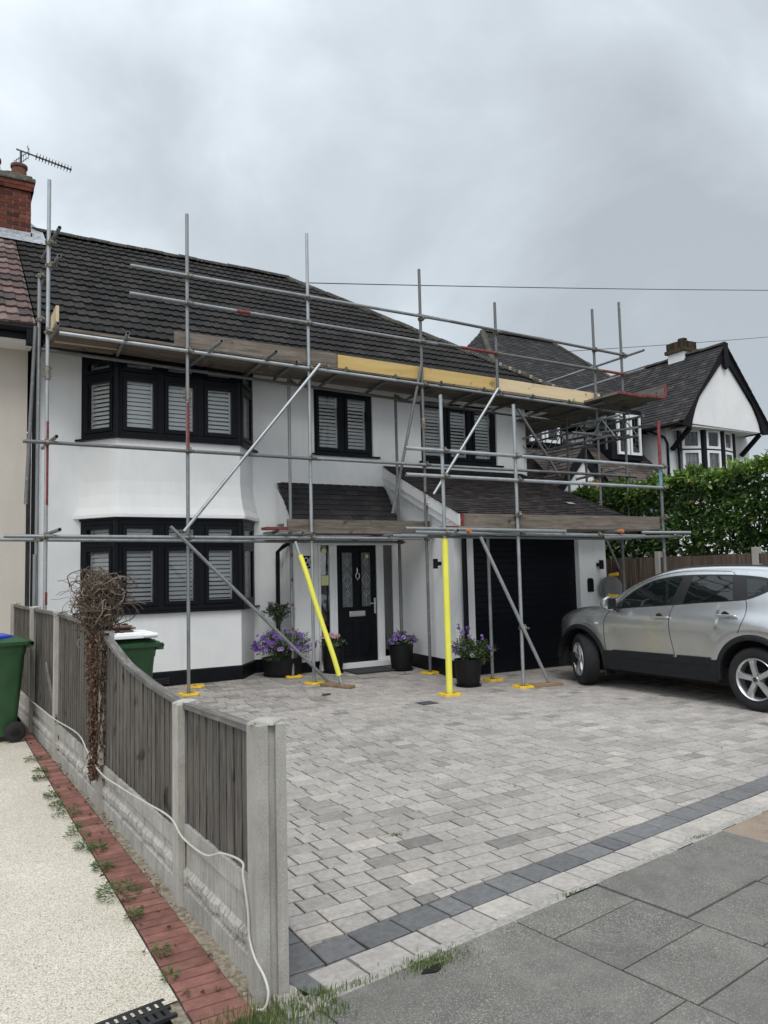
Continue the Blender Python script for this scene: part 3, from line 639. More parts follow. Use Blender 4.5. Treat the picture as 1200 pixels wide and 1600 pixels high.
def finish(parts, parent, frame='frame'):
    fo = parts[0].build('frame', frame, parent, bevel=.004); parts[1].build('glass', 'glass', parent, recalc=False); parts[2].build('shutter', 'shutter', parent); parts[3].build('room_interior', 'dark', parent, recalc=False); return fo
def wall_open(mb, x0, x1, z0, z1, y, holes, rev=.09, mi=0):
    """wall facing -Y with rectangular holes and their reveals"""
    xs_ = sorted({x0, x1, *[h[0] for h in holes], *[h[1] for h in holes]}); zs = sorted({z0, z1, *[h[2] for h in holes], *[h[3] for h in holes]})
    for a, b in zip(xs_, xs_[1:]):
        for c, d in zip(zs, zs[1:]):
            if any(h[0] <= a and b <= h[1] and h[2] <= c and d <= h[3] for h in holes): continue
            quad(mb, [(a, y, c), (b, y, c), (b, y, d), (a, y, d)], mi)
    for a, b, c, d in holes:
        quad(mb, [(a, y, c), (a, y, d), (a, y+rev, d), (a, y+rev, c)], mi); quad(mb, [(b, y, d), (b, y, c), (b, y+rev, c), (b, y+rev, d)], mi)
        quad(mb, [(a, y, d), (b, y, d), (b, y+rev, d), (a, y+rev, d)], mi); quad(mb, [(b, y, c), (a, y, c), (a, y+rev, c), (b, y+rev, c)], mi)

# ================================================================ MAIN HOUSE
house = thing('house', 'white rendered house with black windows and dark tiled roof behind the scaffolding', 'house', (5.7, 11.8, 0))
YW, XL, XR = 11.75, 1.16, 10.26
wl = MB()
mid = (5.56, 6.715, 3.66, 4.78); rgt = (7.735, 9.52, 3.64, 4.78)
wall_open(wl, XL, XR, 0.0, 4.97, YW, [mid, rgt])
quad(wl, [(XR, YW, 0), (XR, 19, 0), (XR, 19, 4.97), (XR, YW, 4.97)]); quad(wl, [(XL, 19, 0), (XR, 19, 0), (XR, 19, 4.97), (XL, 19, 4.97)])
wl.build('wall', 'white', house, recalc=False)
# two-storey bay
BF = [(1.83, YW), (2.22, 11.2), (4.035, 11.2), (4.45, YW)]
def bay_skin(mb, prof):
    """prof: list of (z, outward offset)"""
    def ring(off):
        c = [(1.83-off*1.3, YW), (2.22-off*.52, 11.2-off), (4.035+off*.52, 11.2-off), (4.45+off*1.3, YW)]; return c
    for (z0, o0), (z1, o1) in zip(prof, prof[1:]):
        a, b = ring(o0), ring(o1)
        for i in range(3): quad(mb, [(*a[i], z0), (*a[i+1], z0), (*b[i+1], z1), (*b[i], z1)])
m = MB(); bay_skin(m, [(0.27, 0), (1.10, 0)]); quad(m, [(*p, 1.10) for p in BF]); m.build('bay', 'white', house)
m = MB(); bay_skin(m, [(2.47, -.02), (2.475, .085), (2.52, .085), (2.62, .05), (2.80, .018), (3.0, 0), (3.60, 0)])
m.build('bay', 'white', house)
m = MB(); bay_skin(m, [(0.0, .018), (0.25, .018), (0.27, 0)]); m.build('plinth', 'black', house)
for bx in (((XL+.02, YW-.02, 0), (1.84, YW, .27)), ((4.44, YW-.02, 0), (4.94, YW, .27)), ((4.92, 11.232, 0.02), (5.348, 11.26, .22)), ((6.706, 9.380, 0), (6.97, 9.398, .27)), ((9.335, 9.380, 0), (9.88, 9.398, .2))):
    m = MB(); m.box(*bx); m.build('plinth', 'black', house)
m = MB(); m.prism([(6.925, 11.3, 0), (6.704, 9.385, 0), (6.724, 9.385, 0), (6.945, 11.3, 0)], (0, 0, .268)); m.build('plinth', 'black', house)
m = MB()
for i in range(5):
    for j in range(3): m.box((2.72+i*.045, 11.155, .10+j*.03), (2.755+i*.045, 11.185, .117+j*.03))
m.build('air_brick', 'dark', house)
def bay_window(name, z0, z1, tr):
    t = bpy.data.objects.new(name, None); COL.objects.link(t); t.parent = house; t.location = (3.1-house.location.x, 11.2-house.location.y, z0)
    p4 = new4(); H = z1-z0
    for (a, b), n in ((((1.83, YW), (2.22, 11.2)), 1), (((2.22, 11.2), (4.035, 11.2)), 3), (((4.035, 11.2), (4.45, YW)), 1)):
        u = Vector((b[0]-a[0], b[1]-a[1], 0)); Wd = u.length; un = u.normalized(); wv = Vector((un.y, -un.x, 0))
        casements(p4, frame_of((a[0], a[1], z0), un, wv), Wd, H, n, tr, fw=.07, mull=.10, sash=.06, tilt=random.choice((.72, .85)))
    for x, y in BF[1:3]: p4[0].lathe([(.055, z0), (.055, z1)], 8, (x, y+.02, 0))
    finish(p4, t)
    s = MB()
    rg = [(1.83-.10, YW), (2.22-.035, 11.2-.06), (4.035+.035, 11.2-.06), (4.45+.10, YW)]
    s.prism([(*p, z0-.035) for p in rg], (0, 0, .033)); s.build('sill', 'frame', t, bevel=.006)
    h = MB(); rg = [(1.83-.03, YW), (2.22-.02, 11.2-.03), (4.035+.02, 11.2-.03), (4.45+.03, YW)]
    h.prism([(*p, z1) for p in rg], (0, 0, .03)); h.build('head_trim', 'frame', t)
bay_window('bay_window', 1.135, 2.44, 0.955)
bay_window('bay_window', 3.635, 4.86, 0.90)
def flat_window(hole, n, tr=None):
    x0, x1, z0, z1 = hole; t = bpy.data.objects.new('window', None); COL.objects.link(t); t.parent = house; t.location = (x0-house.location.x, YW-house.location.y, z0)
    p4 = new4(); casements(p4, frame_of((x0+.003, YW+.05, z0+.003), (1, 0, 0), (0, -1, 0)), x1-x0-.006, z1-z0-.006, n, tr, fw=.05, mull=.06, sash=.06, tilt=.8); finish(p4, t)
    s = MB(); s.box((x0-.05, YW-.05, z0-.035), (x1+.12, YW+.05, z0-.002)); s.build('sill', 'frame', t, bevel=.006)
flat_window(mid, 2); flat_window(rgt, 3)
# eaves: fascia, soffit, gutter
m = MB(); m.box((XL, 11.16, 4.86), (10.6, 11.18, 5.05)); m.box((XL, 11.18, 4.90), (10.6, 11.76, 4.92)); m.box((10.58, 11.18, 4.86), (10.6, 19.2, 5.05)); m.build('fascia', 'black', house)
m = MB()
for x0 in (1.16,): m.tube([(x0, 11.10, 5.0), (10.66, 11.10, 4.99)], .055, 10)
m.build('gutter', 'black', house, smooth=True)
# roof
EY, EZ, RY, RZ = 11.08, 5.05, 15.2, 8.1; sl = math.hypot(RY-EY, RZ-EZ); V = Vector((0, (RY-EY)/sl, (RZ-EZ)/sl)); XE = 10.72; XRg = 6.6
roof = MB(); roman_roof(roof, (XL-.02, EY, EZ), (1, 0, 0), V, XE-XL, sl, xmax=lambda v: max(0.0, XE-XL+.02-(XE-XRg)*v/sl))
quad(roof, [(XE, EY, EZ), (XE, RY*2-EY, EZ), (XRg, RY, RZ)]); quad(roof, [(XE, RY*2-EY, EZ), (XL, RY*2-EY, EZ), (XL, RY, RZ), (XRg, RY, RZ)])
ro = roof.build('roof', 'tile_dark', house, recalc=False)
m = MB(); ridge_line(m, (XL+.3, RY, RZ+.02), (XRg, RY, RZ+.02)); ridge_line(m, (XRg, RY, RZ+.01), (XE, EY, EZ+.03)); m.build('ridge', 'ridge', ro)
for k in range(7):
    m = MB(); t = (k+random.uniform(-.3, .3))/6; p = Vector((XRg, RY, RZ)).lerp(Vector((XE, EY, EZ)), .80+.19*t); m.lathe([(.03, -.02), (.035, .03), (.02, .045), (0, .05)], 6, (p.x-.08, p.y-.06, p.z+.03)); m.build('mortar_lump', 'mortar', ro)
# entrance porch
m = MB(); Y2 = 11.25
wall_open(m, 4.94, 6.93, 0.0, 2.40, Y2, [(5.35, 6.905, .06, 2.10)], .05); quad(m, [(4.94, YW, 0), (4.94, Y2, 0), (4.94, Y2, 2.5), (4.94, YW, 2.95)])
m.box((4.78, 10.98, 2.36), (6.74, Y2+.01, 2.43))
m.add([(4.85, 10.98, 2.43), (4.85, YW, 2.43), (4.85, YW, 3.06)], [(0, 1, 2)]); m.build('porch_wall', 'white', house, recalc=False)
A0 = Vector((4.76, 10.93, 2.44)); A1 = Vector((4.88, 11.74, 3.12)); vl = math.hypot(.81, .68); V2 = Vector((0, .81/vl, .68/vl))
pr = MB(); quad(pr, [(4.76, 10.93, 2.435), (6.70, 10.93, 2.435), (6.92, 11.74, 3.115), (4.88, 11.74, 3.115)])
plain_roof(pr, (4.76, 10.93, 2.44), (1, 0, 0), V2, [(0, 0), (1.96, 0), (2.16, vl), (.12, vl)], gauge=.15, tw=.22, th=.012)
quad(pr, [(4.76, 10.93, 2.435), (4.76, 10.93, 2.425), (6.70, 10.93, 2.425), (6.70, 10.93, 2.435)])
for i in range(12): # scalloped top course
    x = 4.93+i*.165; pr.add([(x, 11.66, 3.066), (x+.15, 11.66, 3.066), (x+.075, 11.56, 2.985), (x, 11.74, 3.135), (x+.15, 11.74, 3.135)], [(0, 2, 1), (0, 1, 4, 3)])
pr.build('porch_roof', 'slate', house, recalc=False)
m = MB(); m.tube([(4.72, 10.90, 2.42), (6.6, 10.90, 2.41)], .045, 10); m.build('porch_gutter', 'black', house, smooth=True)
# drainpipes
def pipe(name, pts, r=.034): m = MB(); m.tube(pts, r, 10); m.build(name, 'black', house, smooth=True)
pipe('drainpipe', [(5.16, 10.93, 2.36), (5.10, 11.0, 2.30), (4.86, 11.50, 2.06), (4.82, 11.64, 1.98), (4.82, 11.66, .1)])
pipe('drainpipe', [(1.20, 11.12, 4.95), (1.20, 11.4, 4.75), (1.20, 11.69, 4.55), (1.20, 11.69, .1)], .04)
pipe('drainpipe', [(6.86, 9.32, 2.3), (6.86, 9.33, 2.2), (6.86, 9.335, .05)], .04)
# front door set
dr = bpy.data.objects.new('front_door', None); COL.objects.link(dr); dr.parent = house; dr.location = (6.05-house.location.x, Y2-house.location.y, 0)
m = MB(); yf, yb = Y2-.035, Y2+.03
for a, b in ((5.352, 5.385), (5.545, 5.678), (6.422, 6.556), (6.735, 6.903)): m.box((a, yf, .16), (b, yb, 2.068))
m.box((5.352, yf, 2.068), (6.903, yb, 2.10)); m.box((5.385, yf, .16), (5.545, yb, .21)); m.box((6.556, yf, .16), (6.735, yb, .21))
for a, b in ((5.59, 5.60), (6.485, 6.495), (6.815, 6.825)): m.box((a, yf-.012, .16), (b+.02, yf, 2.07))
m.build('door_frame', 'whitep', dr, bevel=.004)
m = MB(); m.box((5.33, Y2-.13, .07), (6.92, Y2-.03, .158)); m.build('threshold', 'whitep', dr, bevel=.006)
lf = MB(); lf.box((5.68, Y2-.012, .185), (6.42, Y2+.03, 2.066))
for a, b in ((5.775, 5.965), (6.135, 6.305)):
    for q in ((a-.022, a, 1.03, 1.97), (b, b+.022, 1.03, 1.97), (a, b, 1.03, 1.055), (a, b, 1.945, 1.97)): lf.box((q[0], Y2-.03, q[2]), (q[1], Y2-.012, q[3]))
    for q in ((a-.02, a, .27, .80), (b, b+.02, .27, .80), (a, b, .27, .29), (a, b, .78, .80)): lf.box((q[0], Y2-.024, q[2]), (q[1], Y2-.012, q[3]))
    lf.box((a+.03, Y2-.02, .32), (b-.03, Y2-.012, .75))
leaf = lf.build('door', 'black', dr, bevel=.004)
gp = MB()
for a, b in ((5.775, 5.965), (6.135, 6.305)): gp.box((a, Y2-.018, 1.055), (b, Y2-.013, 1.945))
gp.build('door_glass', plain('obscure_glass', (0.10, 0.115, 0.12), 0.12, var=.3, sc=14, bs=.3, bsc=60), leaf)
ld = MB()
for a, b in ((5.775, 5.965), (6.135, 6.305)):
    c = (a+b)/2; y_ = Y2-.021
    for z0, z1 in ((1.06, 1.28), (1.40, 1.58), (1.70, 1.94)): ld.tube([(c, y_, z0), (c, y_, z1)], .0035, 4)
    for z, s, hw in ((1.49, .13, .08), (1.79, .06, .045), (1.27, .06, .045)):
        P = [(c, y_, z-s), (c+hw, y_, z), (c, y_, z+s), (c-hw, y_, z), (c, y_, z-s)]
        for p, q in zip(P, P[1:]): ld.tube([p, q], .0035, 4)
ld.build('leading', 'leadline', leaf)
m = MB(); m.box((5.895, Y2-.028, .895), (6.19, Y2-.012, .985)); m.box((5.92, Y2-.036, .91), (6.165, Y2-.028, .97)); m.build('letterbox', 'chrome', leaf, bevel=.004)
m = MB(); m.tube([(6.05, Y2-.02, 1.60), (6.05, Y2-.035, 1.66), (6.05, Y2-.02, 1.69)], .012, 8)
m.tube([(6.05+.035*math.sin(a*math.pi/6), Y2-.045, 1.56+.05*math.cos(a*math.pi/6)) for a in range(13)], .009, 6); m.lathe([(.0, -.02), (.016, 0), (0, .02)], 8, (6.05, Y2-.04, 1.50)); m.build('knocker', 'chrome', leaf, smooth=True)
m = MB(); m.box((6.365, Y2-.024, .93), (6.40, Y2-.012, 1.19)); m.bar((6.385, Y2-.05, 1.10), (6.27, Y2-.05, 1.10), .018, .02); m.tube([(6.385, Y2-.02, 1.10), (6.385, Y2-.05, 1.10)], .009, 8); m.build('handle', 'chrome', leaf, bevel=.003)
for a, b in ((5.385, 5.545), (6.556, 6.735)): m = MB(); m.add([(a, Y2-.01, .21), (b, Y2-.01, .21), (b, Y2-.01, 2.068), (a, Y2-.01, 2.068)], [(0, 1, 2, 3)]); m.build('sidelight', 'doorglass', dr, recalc=False)
m = MB(); m.box((5.38, Y2+.06, .2), (6.75, Y2+.07, 2.09)); m.build('hall_interior', 'dark', dr)
m = MB(); m.box((5.40, Y2-.014, 1.42), (5.53, Y2-.011, 1.58)); m.build('notice', 'notice', dr)
m = MB()
for x in (5.46,): m.lathe([(.045, 0), (.045, .002), (0, .002)], 16, (x, 0, 0))
for i in range(len(m.v)): px, py, pz = m.v[i]; m.v[i] = (px, Y2-.014+pz, 1.98+py)
o0 = len(m.v); m.lathe([(.03, 0), (.03, .002), (0, .002)], 16, (6.245, 0, 0))
for i in range(o0, len(m.v)): px, py, pz = m.v[i]; m.v[i] = (px, Y2-.022+pz, 1.88+py)
m.build('round_sticker', 'notice', dr)
# number plaque: 20
pl = MB(); pl.box((5.08, Y2-.018, 1.70), (5.27, Y2-.002, 1.90)); plo = pl.build('number_plaque', 'black', house, bevel=.003)
for cx, pts in ((5.135, [(-.035, .10), (-.03, .125), (0, .14), (.03, .125), (.033, .095), (-.035, .0), (.038, .0)]), (5.222, [(.036*math.sin(k*math.pi/8), .07+.07*math.cos(k*math.pi/8)) for k in range(17)])):
    m = MB()
    for (a0, b0), (a1, b1) in zip(pts, pts[1:]): m.bar((cx+a0, Y2-.021, 1.73+b0), (cx+a1, Y2-.021, 1.73+b1), .013, .006, (0, 1, 0))
    m.build('numeral', 'whitep', plo)
# garage
GY = 9.40
m = MB(); quad(m, [(6.93, 11.3, 0), (6.72, GY, 0), (6.72, GY, 2.35), (6.93, 11.3, 3.25)]); quad(m, [(6.94, Y2, 2.3), (6.93, 11.3, 2.3), (6.94, YW, 2.4), (6.94, YW, 3.45), (6.93, 11.3, 3.25)])
wall_open(m, 6.72, 9.88, 0, 2.42, GY, [(6.985, 9.335, .0, 2.09)], .12); quad(m, [(9.88, GY, 0), (9.88, YW, 0), (9.88, YW, 3.4), (9.88, GY, 2.42)])
m.box((6.62, 9.08, 2.34), (10.02, GY+.01, 2.36)); m.build('garage_wall', 'white', house, recalc=False)
m = MB(); vlen = math.hypot(11.72-9.05, 3.47-2.42)
m.prism([(6.565, 9.04, 2.26), (6.885, 11.745, 3.30), (6.885, 11.745, 3.475), (6.565, 9.04, 2.43)], (.03, 0, 0)); m.prism([(6.61, 9.1, 2.15), (6.915, 11.745, 3.17), (6.915, 11.745, 3.31), (6.61, 9.1, 2.29)], (.02, 0, 0)); m.build('barge_board', 'white', house)
V3 = Vector((0, (11.73-9.05)/vlen, (3.50-2.44)/vlen)).normalized()
gr = MB(); quad(gr, [(6.60, 9.05, 2.43), (10.06, 9.05, 2.43), (10.06, 11.73, 3.49), (6.90, 11.73, 3.49)])
plain_roof(gr, (6.56, 9.03, 2.435), (1, 0, 0), V3, [(0.0, 0), (3.5, 0), (3.5, 2.9), (.33, 2.9)], gauge=.10, tw=.165, jit=1.6, rag=.02)
go = gr.build('garage_roof', 'tile_clay', house, recalc=False)
m = MB(); P = Vector((9.28, 9.03, 2.435))+V3*.62+Vector((0, -.02, .028)); m.add([P, P+Vector((.15, 0, 0)), P+Vector((.15, 0, 0))+V3*.10, P+V3*.10], [(0, 1, 2, 3)]); m.build('patched_tile', 'lead', go)
m = MB(); m.tube([(6.62, 8.99, 2.38), (10.08, 8.99, 2.37)], .055, 10); m.build('garage_gutter', 'black', house, smooth=True)
m = MB(); n = 21
for i in range(n):   # horizontally ribbed black door
    z0 = .03+i*(2.06/n); z1 = z0+2.06/n
    m.add([(6.99, GY+.09, z0), (9.33, GY+.09, z0), (9.33, GY+.083, z0+.008), (6.99, GY+.083, z0+.008), (9.33, GY+.083, z1-.008), (6.99, GY+.083, z1-.008), (9.33, GY+.09, z1), (6.99, GY+.09, z1)], [(0, 1, 2, 3), (3, 2, 4, 5), (5, 4, 6, 7)])
m.build('garage_door', 'frame', house)
for a, b in ((6.985, 7.07), (9.25, 9.335)): m = MB(); m.box((a, GY-.012, .0), (b, GY+.09, 2.09)); m.build('garage_door_frame', 'whitep', house)
# lamps, bell box
def lamp(p, side):
    m = MB(); x, y, z = p
    m.lathe([(.0, -.075), (.038, -.075), (.038, .075), (0, .075)], 14, (x, y, z)); m.lathe([(.045, -.01), (.045, .01)], 14, (x+side[0]*.05, y+side[1]*.05, z)) if False else None
    m.box((x+side[0]*.03-.03, y+side[1]*.03-.03, z-.03), (x+side[0]*.06+.03, y+side[1]*.06+.03, z+.03)); m.build('wall_lamp', 'black', house, smooth=True)
lamp((6.62, 9.75, 1.72), (1, 0)); lamp((9.68, 9.31, 1.65), (0, 1))
m = MB(); m.box((9.42, 9.34, 1.20), (9.52, 9.398, 1.40)); m.lathe([(.05, 0), (.05, .02), (0, .035)], 12, (9.47, 9.37, 1.40)); m.build('letter_safe', 'black', house, bevel=.01)
m = MB(); m.lathe([(.06, 0), (.055, -.05), (0, -.07)], 14, (9.68, 9.33, 2.20)); m.build('security_sensor', 'whitep', house, smooth=True)

# ================================================================ LEFT NEIGHBOUR
nb = thing('neighbouring_house', 'beige rendered house with pinkish brown tiled roof left of the white house', 'house', (-1, 11.8, 0))
m = MB(); quad(m, [(-9, YW-.02, .28), (1.10, YW-.02, .28), (1.10, YW-.02, 4.9), (-9, YW-.02, 4.9)]); quad(m, [(1.10, YW-.02, .0), (1.10, YW+.4, 0), (1.10, YW+.4, 4.9), (1.10, YW-.02, 4.9)]); quad(m, [(-9, YW, 0), (-9, 19, 0), (-9, 19, 4.9), (-9, YW, 4.9)]); m.build('wall', 'cream', nb, recalc=False)
m = MB()
for r in range(4):
    x = 1.10-(.11 if r % 2 else 0)
    while x > -4: m.box((x-.21, YW-.03, r*.075-.02), (x-.005, YW-.005, r*.075+.045)); x -= .22
m.build('brick_plinth', 'brick', nb)
m = MB(); m.box((-9, 11.2, 4.86), (1.13, 11.74, 4.88)); m.box((-9, 11.19, 4.72), (1.13, 11.21, 4.88)) if False else None; m.build('soffit', 'whitep', nb)
m = MB(); m.box((-9, 11.17, 4.86), (1.13, 11.195, 5.02)); m.tube([(-9, 11.11, 5.0), (1.14, 11.11, 5.0)], .055, 10); m.box((1.02, 11.06, 4.78), (1.14, 11.2, 4.98)); m.build('gutter', 'black', nb)
rf = MB(); roman_roof(rf, (-8.5, EY, EZ-.01), (1, 0, 0), V, 8.5+XL-.03, sl)
quad(rf, [(-8.5, RY, RZ), (XL, RY, RZ), (XL, 2*RY-EY, EZ), (-8.5, 2*RY-EY, EZ)]); rfo = rf.build('roof', 'tile_pink', nb, recalc=False)
m = MB(); ridge_line(m, (-8.4, RY, RZ+.02), (0, RY, RZ+.02)); m.build('ridge', 'ridge', rfo)
ch = MB()
def bricks(mb, x0, x1, y0, y1, z0, z1, mi=0, mo=1):
    mb.box((x0+.008, y0+.008, z0), (x1-.008, y1-.008, z1), mo)
    r = 0; z = z0
    while z < z1-.03:
        h = min(.066, z1-z); L_ = .225
        for (a, b, fixed, ax) in ((x0, x1, y0, 0), (y0, y1, x0, 1), (y0, y1, x1, 1)):
            p = a-(L_/2 if r % 2 else 0)
            while p < b-.01:
                q0, q1 = max(p, a), min(p+L_-.010, b)
                if q1-q0 > .02:
                    e = random.uniform(0, .004)
                    if ax == 0: mb.box((q0, fixed-e, z), (q1, fixed+.05, z+h), mi)
                    elif fixed == x0: mb.box((fixed-e, q0, z), (fixed+.05, q1, z+h), mi)
                    else: mb.box((fixed-.05, q0, z), (fixed+e, q1, z+h), mi)
                p += L_
        z += .076; r += 1
bricks(ch, -.35, 1.40, 14.72, 15.65, 7.35, 8.78); cho = ch.build('chimney', ['brick', 'mortar'], rfo)
m = MB(); bricks(m, -.39, 1.44, 14.68, 15.69, 8.62, 8.78, 0, 0); m.build('chimney_corbel', 'brick', rfo)
m = MB(); m.box((-.42, 14.65, 8.78), (1.47, 15.72, 8.86)); m.box((-.38, 14.7, 8.86), (1.42, 15.67, 8.92)); m.build('chimney_cap', 'stonecap', rfo, bevel=.02)
for x, y in ((1.22, 15.0), (.78, 14.95), (1.10, 15.4), (.3, 15.1)):
    m = MB(); m.lathe([(.135, 8.9), (.125, 9.15), (.145, 9.16), (.145, 9.21), (.115, 9.21), (.11, 9.0)], 20, (x, y, 0)); m.build('chimney_pot', 'terracotta', rfo, smooth=True)
m = MB(); f0 = lambda x, dy=0, o=.05: (x, 14.72-.02+dy, 7.78)
m.box((-.38, 14.66, 7.66), (1.46, 14.74, 7.84)); m.prism([(1.40, 14.66, 7.66), (1.62, 14.60, 7.72), (1.62, 15.1, 8.08), (1.40, 15.65, 8.5), (1.40, 14.66, 7.84)], (.02, 0, .0)); quad(m, [(-.38, 14.40, 7.56), (1.62, 14.40, 7.56), (1.62, 14.70, 7.80), (-.38, 14.70, 7.80)])
m.build('lead_flashing', 'lead', rfo)
# aerial on the stack
ae = thing('tv_aerial', 'dark yagi television aerial on a short mast beside the chimney pots', 'aerial', (1.26, 15.15, 8.9))
m = MB(); m.tube([(1.26, 15.15, 8.9), (1.26, 15.15, 9.58)], .02, 8); m.build('mast', 'alu', ae)
B0, B1 = Vector((1.18, 15.15, 9.60)), Vector((2.13, 15.05, 9.39)); bd = (B1-B0).normalized(); sd = bd.cross(Vector((0, 0, 1))).normalized(); up_ = sd.cross(bd)
m = MB(); m.bar(B0, B1, .022, .022); m.build('boom', 'alu', ae)
m = MB()
for i in range(12):
    c = B0+(B1-B0)*(.36+.62*i/11); m.tube([c-up_*.075, c+sd*.02, c+up_*.075], .0045, 5); m.tube([c+sd*.11*math.cos(a)*.55+up_*.06*math.sin(a) for a in [k*math.pi/5 for k in range(11)]], .004, 4); m.box(tuple(c-Vector((.015, .015, .015))), tuple(c+Vector((.015, .015, .015))))
m.build('director', 'alu', ae)
m = MB()
for s in (-1, 1):
    c = B0+(B1-B0)*.22
    for k in range(7 if s < 0 else 2): q = c+up_*s*(.03+k*.045)-bd*(k*.03); m.tube([q-sd*.16, q+sd*.16], .004, 5)
    el = .29 if s < 0 else .07
    m.tube([c+up_*s*.02-sd*.1, c+up_*s*el-bd*el*.6-sd*.1], .007, 5); m.tube([c+up_*s*.02+sd*.1, c+up_*s*el-bd*el*.6+sd*.1], .007, 5)
m.build('reflector', 'alu', ae)
# ================================================================ RIGHT NEIGHBOUR (gabled house beyond the hedge)
h2 = thing('gabled_house', 'white gabled house with black bargeboards and leaded bow window beyond the hedge', 'house', (16, 13, 0))
m = MB(); wy = 12.65
quad(m, [(15.55, wy, 0), (18.85, wy, 0), (18.85, wy, 5.1), (15.55, wy, 5.1)]); quad(m, [(15.55, wy, 0), (15.55, wy, 5.1), (15.55, 20, 5.1), (15.55, 20, 0)]); quad(m, [(18.85, wy, 0), (18.85, 20, 0), (18.85, 20, 5.1), (18.85, wy, 5.1)])
quad(m, [(11.6, 13.6, 0), (15.55, 13.6, 0), (15.55, 13.6, 4.9), (11.6, 13.6, 4.9)]); quad(m, [(11.6, 13.6, 0), (11.6, 13.6, 4.9), (11.6, 20, 4.9), (11.6, 20, 0)])
m.build('wall', 'white', h2, recalc=False)
# gable panel with curved lower ends
gy = 11.98; ax, az = 17.0, 6.98; bz = 4.99
L_ = []; 
for k in range(9):
    t = k/8; L_.append((lerp(ax, 15.62, t), lerp(az, 5.28, t)+.10*math.sin(t*math.pi)*.0))
tri = [(15.64, gy, bz+.02), (18.36, gy, bz-.02), (18.30, gy, bz+.25), (18.08, gy, bz+.62), (17.02, gy, az-.16), (16.98, gy, az-.16), (15.94, gy, bz+.66), (15.70, gy, bz+.30)]
m = MB(); m.prism(tri, (0, .06, 0)); m.box((15.75, gy+.03, bz-.04), (18.3, wy, bz)); m.build('gable_panel', 'white', h2)
m = MB()
for s in (-1, 1):
    o_ = [(ax, az+.12), (ax+s*1.66, 5.12), (ax+s*1.72, 4.94), (ax+s*1.40, 4.90), (ax+s*1.34, 5.10), (ax+s*1.22, 5.38), (ax+s*1.05, 5.68), (ax, az-.22)]
    m.prism([(x, gy-.07, z) for x, z in (o_ if s < 0 else o_[::-1])], (0, .05, 0))
m.prism([(ax-.09, gy-.12, az+.16), (ax+.09, gy-.12, az+.16), (ax+.08, gy-.12, az-.42), (ax, gy-.12, az-.52), (ax-.08, gy-.12, az-.42)][::-1], (0, .08, 0))
m.build('bargeboard', 'timberblack', h2)
for x in (15.70, 18.42): m = MB(); m.bar((x, gy+.06, 4.93), (x, wy-.06, 4.46), .10, .09, (0, 1, 0)); m.build('bracket', 'timberblack', h2)
def roof_pair(mb, xr, zr, y0, y1, xe, ze, **k):
    dx, dz = xr-xe, zr-ze; l = math.hypot(dx, dz); Vv = Vector((dx/l, 0, dz/l)); s = 1 if dx > 0 else -1
    # left slope (dx>0): U along -Y so that W points out
    U = (0, -1, 0) if s > 0 else (0, 1, 0); st = y1 if s > 0 else y0
    plain_roof(mb, (xe, st, ze), U, Vv, [(0, 0), (y1-y0, 0), (y1-y0, l), (0, l)], **k)
    quad(mb, [(xe, y0, ze-.01), (xe, y1, ze-.01), (xr, y1, zr-.01), (xr, y0, zr-.01)])
rf = MB(); roof_pair(rf, ax, 7.12, gy-.12, 18.5, 15.28, 5.04, gauge=.105, tw=.18); roof_pair(rf, ax, 7.12, gy-.12, 18.5, 18.74, 5.0, gauge=.21, tw=.36)
# main hipped range behind
RP0, RP1, ZR = Vector((13.4, 17, 8.42)), Vector((16.0, 17, 8.45)), 8.42; ey, ez = 13.2, 4.95
l = math.hypot(17-ey, ZR-ez); Vm = Vector((0, (17-ey)/l, (ZR-ez)/l))
plain_roof(rf, (11.3, ey, ez), (1, 0, 0), Vm, [(0, 0), (6.9, 0), (4.7, l), (2.1, l)], gauge=.105, tw=.18)
quad(rf, [(11.3, ey, ez-.01), (18.2, ey, ez-.01), (16.0, 17, ZR-.01), (13.4, 17, ZR-.01)])
lh = math.hypot(2.1, ZR-ez); Vh = Vector((2.1/lh, 0, (ZR-ez)/lh))
plain_roof(rf, (11.3, 20.8, ez), (0, -1, 0), Vh, [(0, 0), (7.6, 0), (3.8, lh)], gauge=.105, tw=.18)
quad(rf, [(11.3, 20.8, ez-.01), (11.3, ey, ez-.01), (13.4, 17, ZR-.01)]); quad(rf, [(18.2, ey, ez), (18.2, 20.8, ez), (16.0, 17, ZR)]); quad(rf, [(11.3, 20.8, ez), (13.4, 17, ZR), (16, 17, ZR), (18.2, 20.8, ez)])
rfo = rf.build('roof', 'tile_old', h2, recalc=False)
m = MB(); ridge_line(m, RP0, RP1, .12); ridge_line(m, (ax, gy-.1, 7.12), (ax, 15.6, 7.12), .10); ridge_line(m, RP0, (11.3, ey, ez), .09); ridge_line(m, RP1, (18.2, ey, ez), .09); m.build('ridge', 'ridge', rfo)
